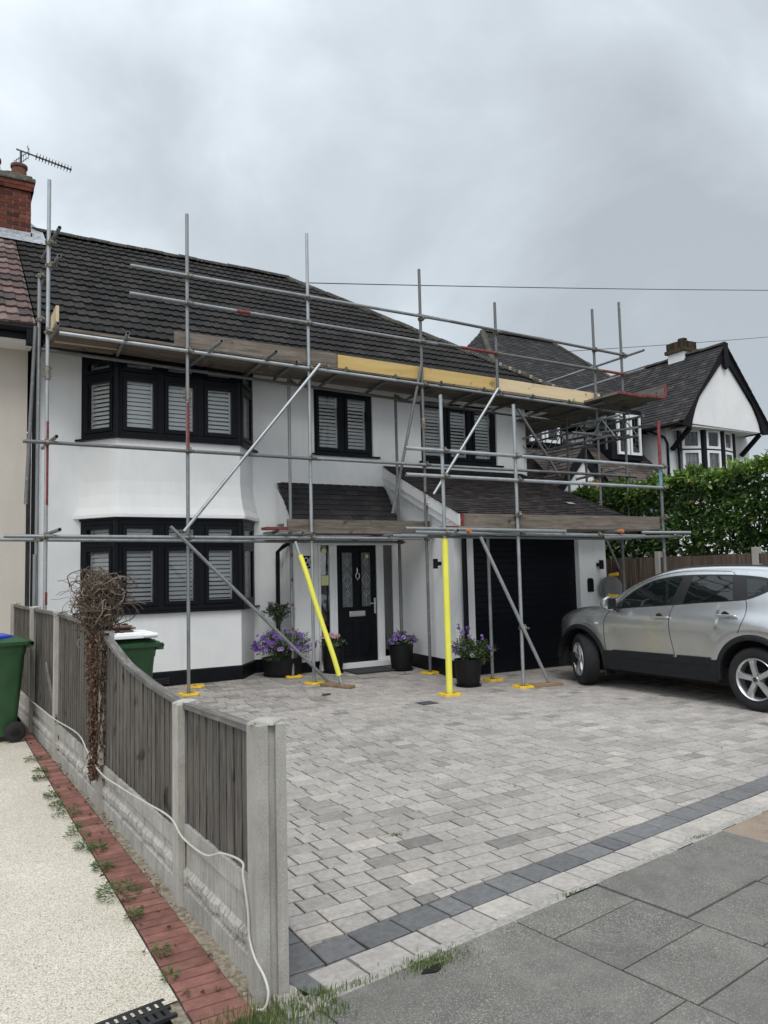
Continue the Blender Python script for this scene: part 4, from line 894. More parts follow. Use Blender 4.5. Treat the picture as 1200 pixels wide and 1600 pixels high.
# catslide, small gabled porch, dormer windows
m = MB(); cv = math.hypot(1.6, 1.75); plain_roof(m, (11.5, 12.4, 3.55), (1, 0, 0), (0, 1.5/math.hypot(1.5, 1.35), 1.35/math.hypot(1.5, 1.35)), [(0, 0), (4.25, 0), (4.05, 2.0), (0, 2.0)], gauge=.105, tw=.18)
quad(m, [(11.5, 12.4, 3.54), (15.75, 12.4, 3.54), (15.55, 13.9, 4.89), (11.5, 13.9, 4.89)]); m.build('catslide_roof', 'tile_brown', rfo, recalc=False)
m = MB(); py = 12.0; pa = (12.05, 4.18)
m.prism([(pa[0]-.85, py, 2.95), (pa[0]+.85, py, 2.95), (pa[0]+.8, py, 3.12), (pa[0], py, 4.02), (pa[0]-.8, py, 3.12)], (0, .05, 0)); m.box((pa[0]-.8, py+.05, 0), (pa[0]+.8, 12.7, 2.96)); m.build('porch_gable', 'white', h2)
m = MB()
for s in (-1, 1):
    o_ = [(pa[0], 4.22), (pa[0]+s*1.12, 2.92), (pa[0]+s*.90, 2.86), (pa[0]+s*.72, 3.12), (pa[0], 3.92)]
    m.prism([(x, py-.06, z) for x, z in (o_ if s < 0 else o_[::-1])], (0, .05, 0))
m.build('porch_bargeboard', 'timberblack', h2)
m = MB(); roof_pair(m, pa[0], 4.25, py-.1, 13.3, pa[0]-1.15, 2.92, gauge=.105, tw=.18); roof_pair(m, pa[0], 4.25, py-.1, 13.3, pa[0]+1.15, 2.92, gauge=.105, tw=.18); m.build('porch_roof', 'tile_brown', h2, recalc=False)
m = MB(); m.box((pa[0]+.18, py-.22, 3.42), (pa[0]+.30, py-.06, 3.48)); m.lathe([(.05, -.09), (.07, -.04), (.06, .05), (0, .09)], 10, (pa[0]+.24, py-.14, 3.36)); m.build('porch_lamp', 'orange', h2)
def old_window(F, W, H, n, tr, name='window', cols=(3, 4), surround=True):
    t = bpy.data.objects.new(name, None); COL.objects.link(t); t.parent = h2; t.location = F(0, 0, 0)-Vector(h2.location)
    fr, gl, ld, cu = MB(), MB(), MB(), MB(); cw = W/n
    for i in range(n):
        for b0, b1 in ((0, tr-.02), (tr+.02, H)) if tr else ((0, H),):
            a0, a1 = i*cw+.025, (i+1)*cw-.025; s = .065
            for q in ((a0, a0+s, b0, b1), (a1-s, a1, b0, b1), (a0+s, a1-s, b0, b0+s), (a0+s, a1-s, b1-s, b1)): fbox(fr, F, *q, -.02, .03)
            g = [F(a0+s, b0+s, 0), F(a1-s, b0+s, 0), F(a1-s, b1-s, 0), F(a0+s, b1-s, 0)]; gl.add(g, [(0, 1, 2, 3)])
            nx, nz = cols[0], max(2, int((b1-b0)/.24))
            for k in range(1, nx): a = lerp(a0+s, a1-s, k/nx); fbox(ld, F, a-.006, a+.006, b0+s, b1-s, .002, .006)
            for k in range(1, nz): b = lerp(b0+s, b1-s, k/nz); fbox(ld, F, a0+s, a1-s, b-.006, b+.006, .002, .006)
    k = 40
    for j in range(k):
        a, b = j/k*W, (j+1)/k*W; c0, c1 = -.10+.02*math.sin(j*1.7), -.10+.02*math.sin((j+1)*1.7); cu.add([F(a, .03, c0), F(b, .03, c1), F(b, (tr or H)-.02, c1), F(a, (tr or H)-.02, c0)], [(0, 1, 2, 3)])
    fr.build('frame', 'whitep', t); gl.build('glass', 'glass', t, recalc=False); ld.build('leading', 'leadgrey', t); cu.build('curtain', 'curtain', t, recalc=False)
    bk = MB(); bk.add([F(.0, .0, -.16), F(W, 0, -.16), F(W, H, -.16), F(0, H, -.16)], [(0, 1, 2, 3)]); bk.build('room_interior', 'dark', t, recalc=False); return t
# bow window in four facets with black posts
arc = [(15.72, 12.62), (16.02, 12.30), (16.52, 12.16), (17.08, 12.20), (17.52, 12.60)]
arc = [(15.90, 12.56), (16.47, 12.27), (17.10, 12.20), (17.72, 12.34), (18.16, 12.63)]
for (a, b) in zip(arc, arc[1:]):
    u = Vector((b[0]-a[0], b[1]-a[1], 0)); un = u.normalized(); wv = Vector((un.y, -un.x, 0)); off = un*.06
    old_window(frame_of((a[0]+off.x, a[1]+off.y, 3.35), un, wv), u.length-.12, 1.62, 1, 1.12, cols=(3, 4))
m = MB()
for i, p in enumerate(arc): rp = .03 if i in (0, 4) else .07; m.lathe([(rp, 3.2), (rp, 5.0)], 8, (p[0], p[1], 0))
for a, b in zip(arc, arc[1:]):
    m.bar((*a, 4.47), (*b, 4.47), .06, .04); m.bar((*a, 3.30), (*b, 3.30), .12, .10); m.bar((*a, 4.99), (*b, 4.99), .1, .05)
m.build('window_post', 'timberblack', h2)
m = MB(); m.prism([(15.8, wy, 0)]+[(a, b, 0) for a, b in arc]+[(18.2, wy, 0)], (0, 0, 3.26)); m.build('bow_wall', 'white', h2)
# dormer on the catslide (black cheeks, white casements)
m = MB(); m.box((14.02, 12.98, 4.2), (15.10, 14.6, 5.45)); m.build('dormer', 'timberblack', h2)
old_window(frame_of((14.18, 12.96, 4.32), (1, 0, 0), (0, -1, 0)), .86, 1.0, 2, None, cols=(2, 3))
old_window(frame_of((11.62, 13.20, 4.50), (1, 0, 0), (0, -1, 0)), .95, .42, 2, None, cols=(3, 2))
m = MB(); m.box((11.5, 13.22, 4.42), (12.65, 13.6, 5.0)); m.build('dormer', 'timberblack', h2)
m = MB(); m.tube([(15.22, 11.95, 4.98), (15.22, 13.2, 4.98)], .05, 8); m.tube([(15.25, 12.9, 4.95), (15.45, 12.6, 4.75), (15.52, 12.58, 4.6), (15.52, 12.58, .2)], .033, 8); m.build('drainpipe', 'black', h2, smooth=True)
ch = MB(); ch.box((16.86, 13.0, 6.5), (17.34, 13.5, 7.22)); ch.build('chimney', 'white', rfo)
m = MB(); r = 0; z = 7.40
m.box((16.80, 12.94, 7.22), (17.40, 13.56, 7.31))
for i in range(10): m.box((16.84+i*.052, 12.97, 7.31), (16.84+i*.052+.042, 13.03, 7.50+random.uniform(-.006, .006))); m.box((16.825, 12.99+i*.053, 7.31), (16.88, 12.99+i*.053+.043, 7.50+random.uniform(-.006, .006)))
m.box((16.85, 12.985, 7.312), (17.35, 13.52, 7.485)); m.build('chimney_brickwork', 'brickold', rfo)
m = MB(); m.lathe([(.14, 7.47), (.10, 7.56), (.11, 7.575), (.08, 7.59), (.13, 7.62), (.10, 7.645), (0, 7.65)], 12, (17.16, 13.25, 0)); m.tube([(16.90, 13.1, 7.47), (16.90, 13.1, 7.55), (17.0, 13.1, 7.55), (17.0, 13.1, 7.47)], .04, 6); m.build('chimney_pot', 'brickold', rfo)

# ================================================================ RIGHT FENCE AND HEDGE
rfn = thing('close_board_fence', 'brown close board fence with concrete posts under the laurel hedge', 'fence', (10.75, 8, 0))
def fr2(y): return 10.62+.02*(y-7)
py = [3.45, 5.28, 7.11, 8.94, 10.77, 12.6]
for y in py: m = MB(); m.box((fr2(y)-.05, y-.05, -.1), (fr2(y)+.05, y+.05, 1.85)); m.build('post', 'concrete', rfn, bevel=.006)
for a, b in zip(py, py[1:]):
    m = MB(); m.box((fr2(a)-.02, a+.05, 0), (fr2(a)+.02, b-.05, .22)); m.build('gravel_board', 'concrete_lo', rfn)
    m = MB(); y = a+.05
    while y < b-.06:
        x = fr2(y); w_ = min(.125, b-.05-y); zt = 1.755+random.uniform(-.006, .006); m.add([(x-.028, y, .23), (x-.012, y+w_, .23), (x, y+w_, .23), (x, y, .23), (x-.028, y, zt), (x-.012, y+w_, zt), (x, y+w_, zt), (x, y, zt)], [(0, 3, 2, 1), (4, 5, 6, 7), (0, 1, 5, 4), (1, 2, 6, 5), (2, 3, 7, 6), (3, 0, 4, 7)]); y += max(.02, w_-.012)
    m.build('panel', 'fence_brown', rfn)
def leaf(mb, p, d, n, l, w, fold=.25, rnd=None, mi=0):
    """pointed leaf from p along d, face normal near n"""
    d = d.normalized(); s = d.cross(n)
    if s.length < 1e-4: s = d.orthogonal()
    s.normalize(); n = s.cross(d)
    c = n*(w*fold); t = p+d*l-n*l*.08
    mb.add([p, p+d*l*.28+s*w*.42+c, p+d*l*.62+s*w*.46+c, t, p+d*l*.62-s*w*.46+c, p+d*l*.28-s*w*.42+c, p+d*l*.45], [(0, 6, 2, 1), (6, 3, 2), (0, 5, 4, 6), (6, 4, 3)], mi, rnd)
hr = random.Random(11)
def rv(r): 
    while True:
        v = Vector((r.uniform(-1, 1), r.uniform(-1, 1), r.uniform(-1, 1)))
        if .05 < v.length < 1: return v.normalized()
hedge = thing('laurel_hedge', 'tall clipped laurel hedge with glossy green leaves rising above the brown fence', 'hedge', (11.5, 8, 0))
fo = MB()
def hx(y, z): return 10.86+.10*math.sin(y*2.1)+.07*math.sin(y*5.3+z*4)+.06*math.sin(z*7+y)
def htop(y): return 3.08+.05*math.sin(y*3.1)+.05*math.sin(y*7.7)+max(0, (8.2-y))*.13
def cluster(c, ax_, k, young):
    for i in range(k):
        d = (ax_*hr.uniform(.3, 1.0)+rv(hr)*.75).normalized(); nn = (Vector((0, 0, 1))*.7+ax_*.3+rv(hr)*.5)
        l = hr.uniform(.08, .155); r_ = hr.betavariate(2, 2.6)*.62+young*hr.uniform(.2, .6)
        if hr.random() < .006: r_ = 1.0
        else: r_ = min(.97, r_)
        leaf(fo, c+rv(hr)*.02, d, nn, l, l*.40, hr.uniform(.05, .3), r_)
for i in range(3900):       # front face
    y = hr.uniform(4.6, 13.4); z = hr.uniform(1.7, htop(y)); 
    if z < 2.0 and hr.random() < .3: continue
    dpt = hr.random()**2*.28; x = hx(y, z)+dpt; yo = 1.0 if z > htop(y)-.16 else (.45 if hr.random() < .2 else 0.0)
    cluster(Vector((x, y, z)), Vector((-1, hr.uniform(-.5, .3), hr.uniform(-.1, .7))).normalized(), 6, yo*(1-dpt*2))
for i in range(1000):        # top
    y = hr.uniform(4.6, 13.4); x = hr.uniform(10.85, 11.9); cluster(Vector((x, y, htop(y)+hr.uniform(-.12, .03))), Vector((hr.uniform(-.5, .2), hr.uniform(-.4, .4), 1)).normalized(), 6, .9)
for i in range(30): y = hr.uniform(4.6, 12); x = hr.uniform(10.8, 11.2); cluster(Vector((x, y, htop(y)+hr.uniform(.02, .12))), Vector((0, 0, 1)), 5, 1.0)
for i in range(1700):        # body
    y = hr.uniform(4.6, 13.4); x = hr.uniform(11.1, 12.0); z = hr.uniform(1.8, 2.95); cluster(Vector((x, y, z)), rv(hr), 5, 0)
for i in range(350):        # far end
    x = hr.uniform(10.9, 12.0); z = hr.uniform(1.8, 3.0); cluster(Vector((x, 4.65+hr.random()*.2, z)), Vector((0, -1, .3)), 5, .2)
fo.build('foliage', 'laurel', hedge, recalc=False)
m = MB()
for y in (5.4, 6.6, 7.75, 8.7, 9.7, 10.9, 12.2):
    x = 11.3+hr.uniform(-.1, .1); m.tube([(x, y, 0), (x+.02, y+.03, 1.0), (x+.05, y+.02, 1.75), (x+.02, y-.05, 2.2)], [.075, .065, .06, .04], 8)
    for k in range(5):
        a = hr.uniform(0, 6.28); m.tube([(x+.04, y+.02, 1.6+k*.12), (x+.22*math.cos(a), y+.28*math.sin(a), 2.05+k*.12), (x+.35*math.cos(a+.3), y+.5*math.sin(a+.3), 2.6+k*.08)], [.032, .022, .012], 6)
m.build('trunk', 'bark', hedge)

# ================================================================ OVERHEAD CABLES
for nm, a, b, sag, lab in (('overhead_cable', (6.3, 15.6, 8.12), (36, 14, 12.45), .10, 'thin dark cable crossing the sky from the white house roof to the right'), ('overhead_cable', (15.0, 20, 8.62), (48, 21.5, 15.1), .15, 'thin grey cable passing just above the gabled house chimney')):
    m = MB(); m.tube([Vector(a).lerp(Vector(b), t/20)-Vector((0, 0, sag*4*(t/20)*(1-t/20))) for t in range(21)], .011, 6); tag(m.build(nm, 'cable', smooth=True), lab, 'cable')
# ================================================================ SCAFFOLDING
RT = 0.0242
def Fy(x): return 10.34-.07*(x-2.98)
def Gy(x): return 8.32-.08*(x-5.81)
def led(x): return 4.772-.037*(x-1.342)
sc = thing('house_scaffold', 'grey tube scaffold along the whole house front with a boarded platform at the eaves', 'scaffold', (5.5, 10.3, 0))
gs = thing('garage_scaffold', 'low grey tube scaffold with one yellow sleeved upright before the black garage door', 'scaffold', (7.5, 8.3, 0))
def tube(name, p, q, par, mt='steel', r=RT):
    p, q = Vector(p), Vector(q); m = MB(); d = (q-p).normalized(); n = 12
    m.tube([p, q], r, n, cap=False); m.tube([q, p], r*.84, n, cap=False)
    for e, s in ((p, 1), (q, -1)):       # open tube ends: rim
        u = d.orthogonal().normalized(); w_ = d.cross(u); vs = []
        for rr_ in (r, r*.84): vs += [e+(u*math.cos(2*math.pi*j/n)+w_*math.sin(2*math.pi*j/n))*rr_ for j in range(n)]
        m.add(vs, [(j, (j+1) % n, n+(j+1) % n, n+j) for j in range(n)])
    return m.build(name, mt, par, smooth=True, recalc=False)
# coupler: one mesh, copied
cm = MB(); cm.lathe([(.024, -.024), (.036, -.024), (.036, .024), (.024, .024)], 12); cm.lathe([(.024, -.024), (.036, -.024), (.036, .024), (.024, .024)], 12, (0, 0, 0), 0, 'X')
cm.v[len(cm.v)//2:] = [(x, y-.055, z) for x, y, z in cm.v[len(cm.v)//2:]]
cm.box((-.03, -.045, -.02), (.03, -.012, .02)); cm.tube([(.045, -.09, .0), (.045, .03, .0)], .007, 6); cm.tube([(-.02, -.055, .045), (.03, -.055, .045)], .007, 6); cm.box((.033, -.10, -.012), (.057, -.08, .012)); cm.box((-.045, -.02, -.012), (-.03, .012, .012))
proto = cm.build('coupler', 'brass', sc); proto.location = (0, 0, 0)
first = [True]
def coupler(x, y, z, par, rz=0.0, mt=None):
    o = proto if first[0] else proto.copy()
    if not first[0]: COL.objects.link(o)
    first[0] = False; o.parent = par; o.location = Vector((x, y, z))-Vector(par.location); o.rotation_euler = (0, 0, rz+random.uniform(-.2, .2)); return o
# standards
tops = [(1.21, 10.464, 6.81, 0, 'steel_new'), (2.98, 10.34, 6.69, 0, 'steel'), (4.765, 10.215, 6.73, 0, 'steel_new'), (6.688, 10.08, 6.48, 0, 'steel_old'), (8.14, 9.978, 6.13, 4.50, 'steel_old'), (10.278, 9.829, 6.30, 0, 'steel_old'), (10.93, 9.783, 6.52, 0, 'steel_old')]
for x, y, zt, zb, mt in tops: tube('standard', (x, y, zb), (x+.0, y, zt), sc, mt)
inner = [(1.165, 11.016, 5.74, 0), (1.145, 11.0, 1.95, 0), (4.755, 10.945, 4.72, 0), (6.685, 10.905, 4.60, 0), (10.50, 10.83, 4.50, 0), (3.15, 10.93, 2.2, 0)]
for x, y, zt, zb in inner[:-1]: tube('standard', (x, y, zb+gz(y)), (x, y, zt), sc, 'steel_old' if x > 6 else 'steel')
# ledgers and guard rails on the outer row
def row(name, x0, z0, x1, z1, par=sc, f=Fy, dy=-.052, mt='steel'): return tube(name, (x0, f(x0)+dy, z0), (x1, f(x1)+dy, z1), par, mt)
row('ledger', 1.34, 4.772, 6.2, led(6.2), mt='steel_new'); row('ledger', 5.7, led(5.7)-.0, 10.95, led(10.95), dy=-.05, mt='steel')
row('guard_rail', 2.208, 5.804, 7.2, 5.672, mt='steel'); row('guard_rail', 6.6, 5.700, 11.02, 5.50, dy=-.05, mt='steel_old')
row('guard_rail', 2.20, 5.421, 6.951, 5.261, mt='steel'); row('guard_rail', 6.6, 5.285, 11.05, 5.14, dy=-.05, mt='steel_old')
row('ledger', .933, 3.347, 4.9, 3.294, mt='steel_old'); row('ledger', 4.75, 3.302, 9.3, 3.258, dy=-.05, mt='steel'); row('ledger', 8.9, 3.262, 11.085, 3.25, dy=-.052, mt='steel_old')
row('ledger', .735, 2.159, 6.556, 2.117, mt='steel')
tube('ledger', (.6, 11.06, 2.147), (6.78, 10.93, 2.104), sc); tube('ledger', (1.2, 11.05, 4.71), (6.9, 10.93, 4.53), sc, 'steel_old'); tube('ledger', (6.7, 10.96, 4.52), (10.7, 10.88, 4.43), sc, 'steel_old')
tube('ledger', (6.2, 10.04, 2.17), (7.1, 9.98, 2.17), sc)
# red and blue painted patches on tubes
def sleeve(par, p, q, mt, r=RT*1.03, name='painted_band'): m = MB(); m.tube([p, q], r, 12, cap=False); m.build(name, mt, par, smooth=True, recalc=False)
sleeve(sc, (1.213, 10.464, 2.55), (1.212, 10.464, 3.62), 'red'); sleeve(sc, (1.214, 10.464, 1.3), (1.214, 10.464, 1.46), 'red'); sleeve(sc, (2.981, 10.34, 3.30), (2.981, 10.34, 4.0), 'red')
for z in (.75, 1.12, 1.50, 1.88): sleeve(sc, (4.757, 10.945, z), (4.757, 10.945, z+.05), 'red', RT*1.05)
sleeve(sc, (6.69, 10.08, 3.85), (6.69, 10.08, 4.05), 'red'); sleeve(sc, (3.66, Fy(3.66)-.052, 5.371), (3.86, Fy(3.86)-.052, 5.366), 'red', RT*1.05)
sleeve(sc, (7.4, Fy(7.4)-.05, 5.259), (8.1, Fy(8.1)-.05, 5.236), 'red', RT*1.05); sleeve(sc, (10.4, Fy(10.4)-.05, 5.161), (10.98, Fy(10.98)-.05, 5.142), 'red', RT*1.05)
# transoms under the platform
for x, over in ((2.15, .30), (3.30, .55), (4.10, .45), (4.55, .10), (5.02, .06), (5.33, .05), (6.17, .06), (7.0, .10), (7.82, .08), (8.12, .08), (8.8, .12), (9.6, .08)):
    tube('transom', (x-.02, Fy(x)-over, led(x)+.05), (x+random.uniform(-.08, .05), 11.09, led(x)+.045-.02), sc, 'steel_old' if x > 3.5 else 'steel')
    coupler(x, Fy(x)-.0, led(x)+.05, sc, .3)
for x in (1.25,):
    for z in (6.06, 5.69): tube('guard_rail', (x+.05, 10.15, z), (x-.02, 11.25, z), sc)
tube('transom', (1.30, 10.2, 4.83), (1.26, 11.25, 4.80), sc); tube('transom', (1.30, 10.25, 3.40), (1.25, 11.25, 3.40), sc); tube('transom', (1.32, 10.05, 2.22), (1.24, 11.25, 2.2), sc)
for x in (4.36, 4.56, 4.73): tube('transom', (x, Fy(x)-.16, 2.195), (x-.25, 11.1, 2.18), sc)
tube('transom', (6.0, 9.95, 2.17), (5.9, 11.05, 2.16), sc); tube('transom', (6.55, 9.98, 2.19), (6.60, 11.0, 2.18), sc)
# braces and rakers
tube('brace', (4.90, Fy(4.9)-.10, 4.71), (2.90, Fy(2.9)-.10, 2.22), sc, 'steel_new'); tube('brace', (2.72, Fy(2.7)-.10, 2.285), (4.97, Fy(5)-.10, .03), sc, 'steel')
tube('brace', (8.08, Fy(8)-.10, 4.62), (6.67, Fy(6.7)-.09, 2.66), sc, 'steel_new'); tube('brace', (6.66, Fy(6.66)-.05, 4.92), (6.16, 10.22, 2.52), sc, 'steel_old')
tube('brace', (8.534, 9.951, 4.227+.1), (9.425, 9.95, 3.216), sc, 'steel_old'); tube('brace', (1.12, 11.0, 5.0), (1.02, 10.9, 2.6), sc, 'steel_old')
rk = tube('raker', (4.50, 10.20, 2.08), (4.965, 9.72, .045), sc, 'steel_new')
# raker carries a yellow foam sleeve, bent where it has slipped
P = [Vector((4.50, 10.20, 2.08)).lerp(Vector((4.965, 9.72, .045)), t) for t in (.10, .25, .45, .62, .80, .935)]
m = MB(); m.tube(smooth_path([p+Vector((0, -.012-.012*math.sin(i*2), .004)) for i, p in enumerate(P)], 4), .036, 12); m.build('foam_sleeve', 'foam', sc, smooth=True)
# couplers where outer standards meet rails
for x, y, zt, zb, _ in tops:
    for z in (led(x), 5.80-.0335*(x-2.208), 5.415-.032*(x-2.2), 3.345-.01*(x-.9), 2.157-.007*(x-.7)):
        if zb < z < zt and not (x < 2 and z > 5) and not (z < 3 and x > 7): coupler(x, y, z, sc)
for x, y, z in ((4.755, 10.945, 2.12), (6.685, 10.905, 2.1), (4.755, 10.945, 4.6), (6.685, 10.905, 4.53), (1.165, 11.016, 5.1), (1.165, 11.016, 2.15), (1.21, 10.464, 5.95), (1.21, 10.464, 5.66), (1.165, 11.016, 5.7)): coupler(x, y, z, sc, .5)
for x, z in ((1.213, 4.25), (6.69, 3.95), (2.981, 4.12)):     # sleeve joints in the uprights
    m = MB(); y = Fy(x); m.lathe([(.034, -.09), (.036, -.08), (.036, .08), (.034, .09)], 12, (x, y, z)); 
    for s in (-.05, .05): m.tube([(x-.07, y-.02, z+s), (x+.05, y-.02, z+s)], .008, 6)
    m.build('tube_joint', 'brass', sc)
# platform boards
bw = .225
for k in range(4):
    x = 1.32
    for ln in ((3.0, 3.3, 3.0) if k % 2 else (2.1, 3.9, 3.3)):
        x1 = min(10.4, x+ln); m = MB(); dz = .076+random.uniform(0, .004); y0 = .05+k*(bw-.035 if False else .21)
        ya, yb = Fy(x)+y0, Fy(x1)+y0
        vs = [(x+.01, ya, led(x)+dz), (x1-.01, yb, led(x1)+dz), (x1-.01, yb+.205, led(x1)+dz), (x+.01, ya+.205, led(x)+dz)]; m.add(vs+[(a, b, c+.038) for a, b, c in vs], [(0, 3, 2, 1), (4, 5, 6, 7), (0, 1, 5, 4), (1, 2, 6, 5), (2, 3, 7, 6), (3, 0, 4, 7)])
        m.build('platform_board', 'board_old' if x < 4 else 'board_dark', sc); x = x1
def toe(x0, x1, z0, z1, mt, par=sc, f=Fy, dy=.045, h=.21, lab=None, name='toe_board'):
    m = MB(); p = [(x0, f(x0)+dy, z0), (x1, f(x1)+dy, z1)]
    vs = [p[0], p[1], (p[1][0], p[1][1]+.038, p[1][2]), (p[0][0], p[0][1]+.038, p[0][2])]
    m.add(vs+[(a, b, c+h) for a, b, c in vs], [(0, 3, 2, 1), (4, 5, 6, 7), (0, 1, 5, 4), (1, 2, 6, 5), (2, 3, 7, 6), (3, 0, 4, 7)])
    o = m.build(name, mt, par, bevel=.003)
    if lab: o['label'] = lab
    return o
toe(2.82, 5.24, 4.80, 4.735, 'board_old', lab='grey weathered toe board'); toe(5.262, 8.11, 4.725, 4.628, 'board_yellow', lab='bright yellow pine toe board'); toe(8.13, 10.42, 4.635, 4.545, 'board_cream', lab='pale new pine toe board')
m = MB(); m.box((1.30, 10.43, 4.93), (1.338, 10.95, 5.14)); m.build('toe_board', 'board_cream', sc)
m = MB(); m.bar((1.36, 11.05, 4.86), (2.9, 10.95, 4.83), .05, .05); m.build('edge_batten', 'board_cream', sc)
toe(4.42, 6.78, 2.205, 2.195, 'board_old', h=.205)
for k in range(3):
    m = MB(); m.box((4.30, 10.30+k*.22, 2.215), (6.72, 10.505+k*.22, 2.253)); m.build('platform_board', 'board_dark', sc)
m = MB(); m.box((4.12, 10.34, 2.262), (4.45, 10.56, 2.30)); m.build('platform_board', 'red', sc)
# return platform along the side of the house
for k in range(5):
    x0 = 10.03+k*.228; m = MB(); z = 4.555+random.uniform(0, .008); ya = 9.12-random.uniform(0, .10)
    m.box((x0, ya, z), (x0+.215, 13.2, z+.038)); m.build('platform_board', 'board_oldy', sc); m = MB(); m.box((x0-.002, ya-.004, z-.002), (x0+.217, ya+.02, z+.040)); m.build('painted_band', 'red', sc)
m = MB(); m.box((11.17, 9.05, 4.60), (11.21, 12.8, 4.82)); m.build('toe_board', 'board_oldy', sc); m = MB(); m.box((11.168, 9.045, 4.598), (11.212, 9.06, 4.822)); m.build('painted_band', 'red', sc)
for z, b in ((5.47, 12.4), (5.13, 12.0)): tube('guard_rail', (10.98, 9.30, z+.02), (10.93, b, z-.02), sc)
def ladder_beam(x, y0, y1, z, dz=.33):
    m = MB(); m.tube([(x, y0, z), (x, y1, z)], .021, 8); m.tube([(x, y0+.15, z-dz), (x, y1, z-dz)], .021, 8); y = y0+.15; s = 0
    while y < y1-.2: m.tube([(x, y, z if s else z-dz), (x, y+.28, z-dz if s else z)], .010, 6); y += .28; s ^= 1
    m.build('lattice_beam', 'steel', sc)
ladder_beam(10.18, 9.2, 13.2, 4.22); ladder_beam(10.88, 9.3, 13.2, 4.28)
tube('transom', (10.15, 9.5, 4.50), (10.35, 12.9, 4.50), sc, 'steel_old'); tube('transom', (10.90, 9.25, 4.49), (11.0, 12.9, 4.49), sc, 'steel_old')
tube('ledger', (9.68, 9.87, 3.99), (10.96, 9.80, 3.972), sc, 'steel_old'); tube('transom', (10.30, 10.1, 4.05), (10.92, 9.45, 4.10), sc, 'steel'); tube('transom', (10.95, 11.4, 4.17), (11.05, 9.2, 4.13), sc, 'steel_old')
tube('transom', (10.25, 10.4, 3.24), (10.75, 9.72, 3.40), sc, 'steel_old'); tube('ledger', (10.8, 10.6, 4.50), (11.9, 10.5, 4.52), sc); tube('standard', (11.04, 10.9, 0), (11.04, 10.9, 4.55), sc, 'steel_old'); tube('standard', (11.3, 10.6, 3.9), (11.3, 10.6, 4.75), sc, 'steel')
tube('brace', (10.4, 9.86, 2.1), (11.25, 9.78, .4), sc, 'steel_old')
for x, y, z in ((10.278, 9.829, 3.98), (10.93, 9.783, 3.98), (10.93, 9.783, 5.48), (10.93, 9.783, 5.14), (10.93, 9.783, 4.5), (10.5, 10.83, 3.98), (10.278, 9.829, 4.50), (10.278, 9.829, 3.27)): coupler(x, y, z, sc, .4)

# ---- garage scaffold
ys = tube('standard', (5.808, 8.32, 0), (5.806, 8.32, 3.953), gs, 'steel_new'); m = MB(); m.tube([(5.811, 8.32, .02), (5.808, 8.32, 2.03)], .042, 14); m.build('foam_sleeve', 'foam', gs, smooth=True)
tube('standard', (6.973, 8.226, 0), (6.98, 8.226, 3.911), gs, 'steel_new'); g4 = tube('standard', (9.66, 8.01, 0), (9.70, 8.01, 3.852), gs, 'steel_old')
sleeve(gs, (9.688, 8.01, 3.14), (9.70, 8.01, 3.853), 'red'); sleeve(gs, (9.683, 8.01, 2.80), (9.688, 8.01, 3.12), 'blue')
tube('standard', (7.07, 9.02, 0), (7.07, 9.02, 2.25), gs); tube('standard', (9.75, 8.9, 0), (9.75, 8.9, 2.25), gs, 'steel_old')
row('guard_rail', 5.228, 3.199, 9.70, 3.129, gs, Gy, mt='steel_new'); row('guard_rail', 5.228, 2.856, 9.70, 2.799, gs, Gy, mt='steel_new')
row('ledger', 5.335, 2.110, 9.25, 2.057, gs, Gy, mt='steel'); row('ledger', 8.4, 2.03, 9.95, 2.05, gs, Gy, -.10, 'steel_old')
tube('ledger', (5.4, 8.98, 2.10), (9.9, 8.86, 2.06), gs); tube('ledger', (5.25, 8.40, 2.165), (7.65, 8.0, 2.12), gs)
for x in (5.93, 6.12, 7.7, 8.75): tube('transom', (x, Gy(x)-.12, 2.13), (x+.05, 9.05, 2.12), gs)
m = MB(); m.tube([(8.75, Gy(8.75)-.125, 2.13), (8.75, Gy(8.75)-.04, 2.13)], RT*1.06, 10); m.build('painted_band', 'orange', gs); m = MB(); m.tube([(6.12, Gy(6.12)-.125, 2.13), (6.12, Gy(6.12)+.02, 2.13)], RT*1.06, 10); m.build('painted_band', 'orange', gs)
tube('transom', (9.30, 8.1, 2.12), (9.98, 7.75, 2.10), gs, 'steel'); tube('raker', (6.32, 8.22, 2.05), (7.33, 8.12, .055), gs, 'steel_new')
for k in range(3): m = MB(); m.box((6.02, 8.30+k*.215, 2.158), (9.70, 8.505+k*.215, 2.196)) ; m.build('platform_board', 'board_dark', gs)
m = MB(); m.box((5.86, 8.31, 2.160), (6.10, 8.52, 2.200)); m.build('painted_band', 'red', gs)
toe(6.13, 9.66, 2.168, 2.158, 'board_old', gs, Gy, .03, .20); m = MB(); m.box((6.108, 8.318, 2.166), (6.135, 8.36, 2.372)); m.build('painted_band', 'red', gs)
for x, y, zz in ((5.807, 8.32, (3.19, 2.85, 2.10)), (6.977, 8.226, (3.17, 2.84, 2.09, 2.35, .80)), (9.69, 8.01, (3.13, 2.80, 2.06, 2.34)), (7.07, 9.02, (2.1,)), (8.35, 8.10, (2.07,))):
    for z in zz: coupler(x, y, z, gs)
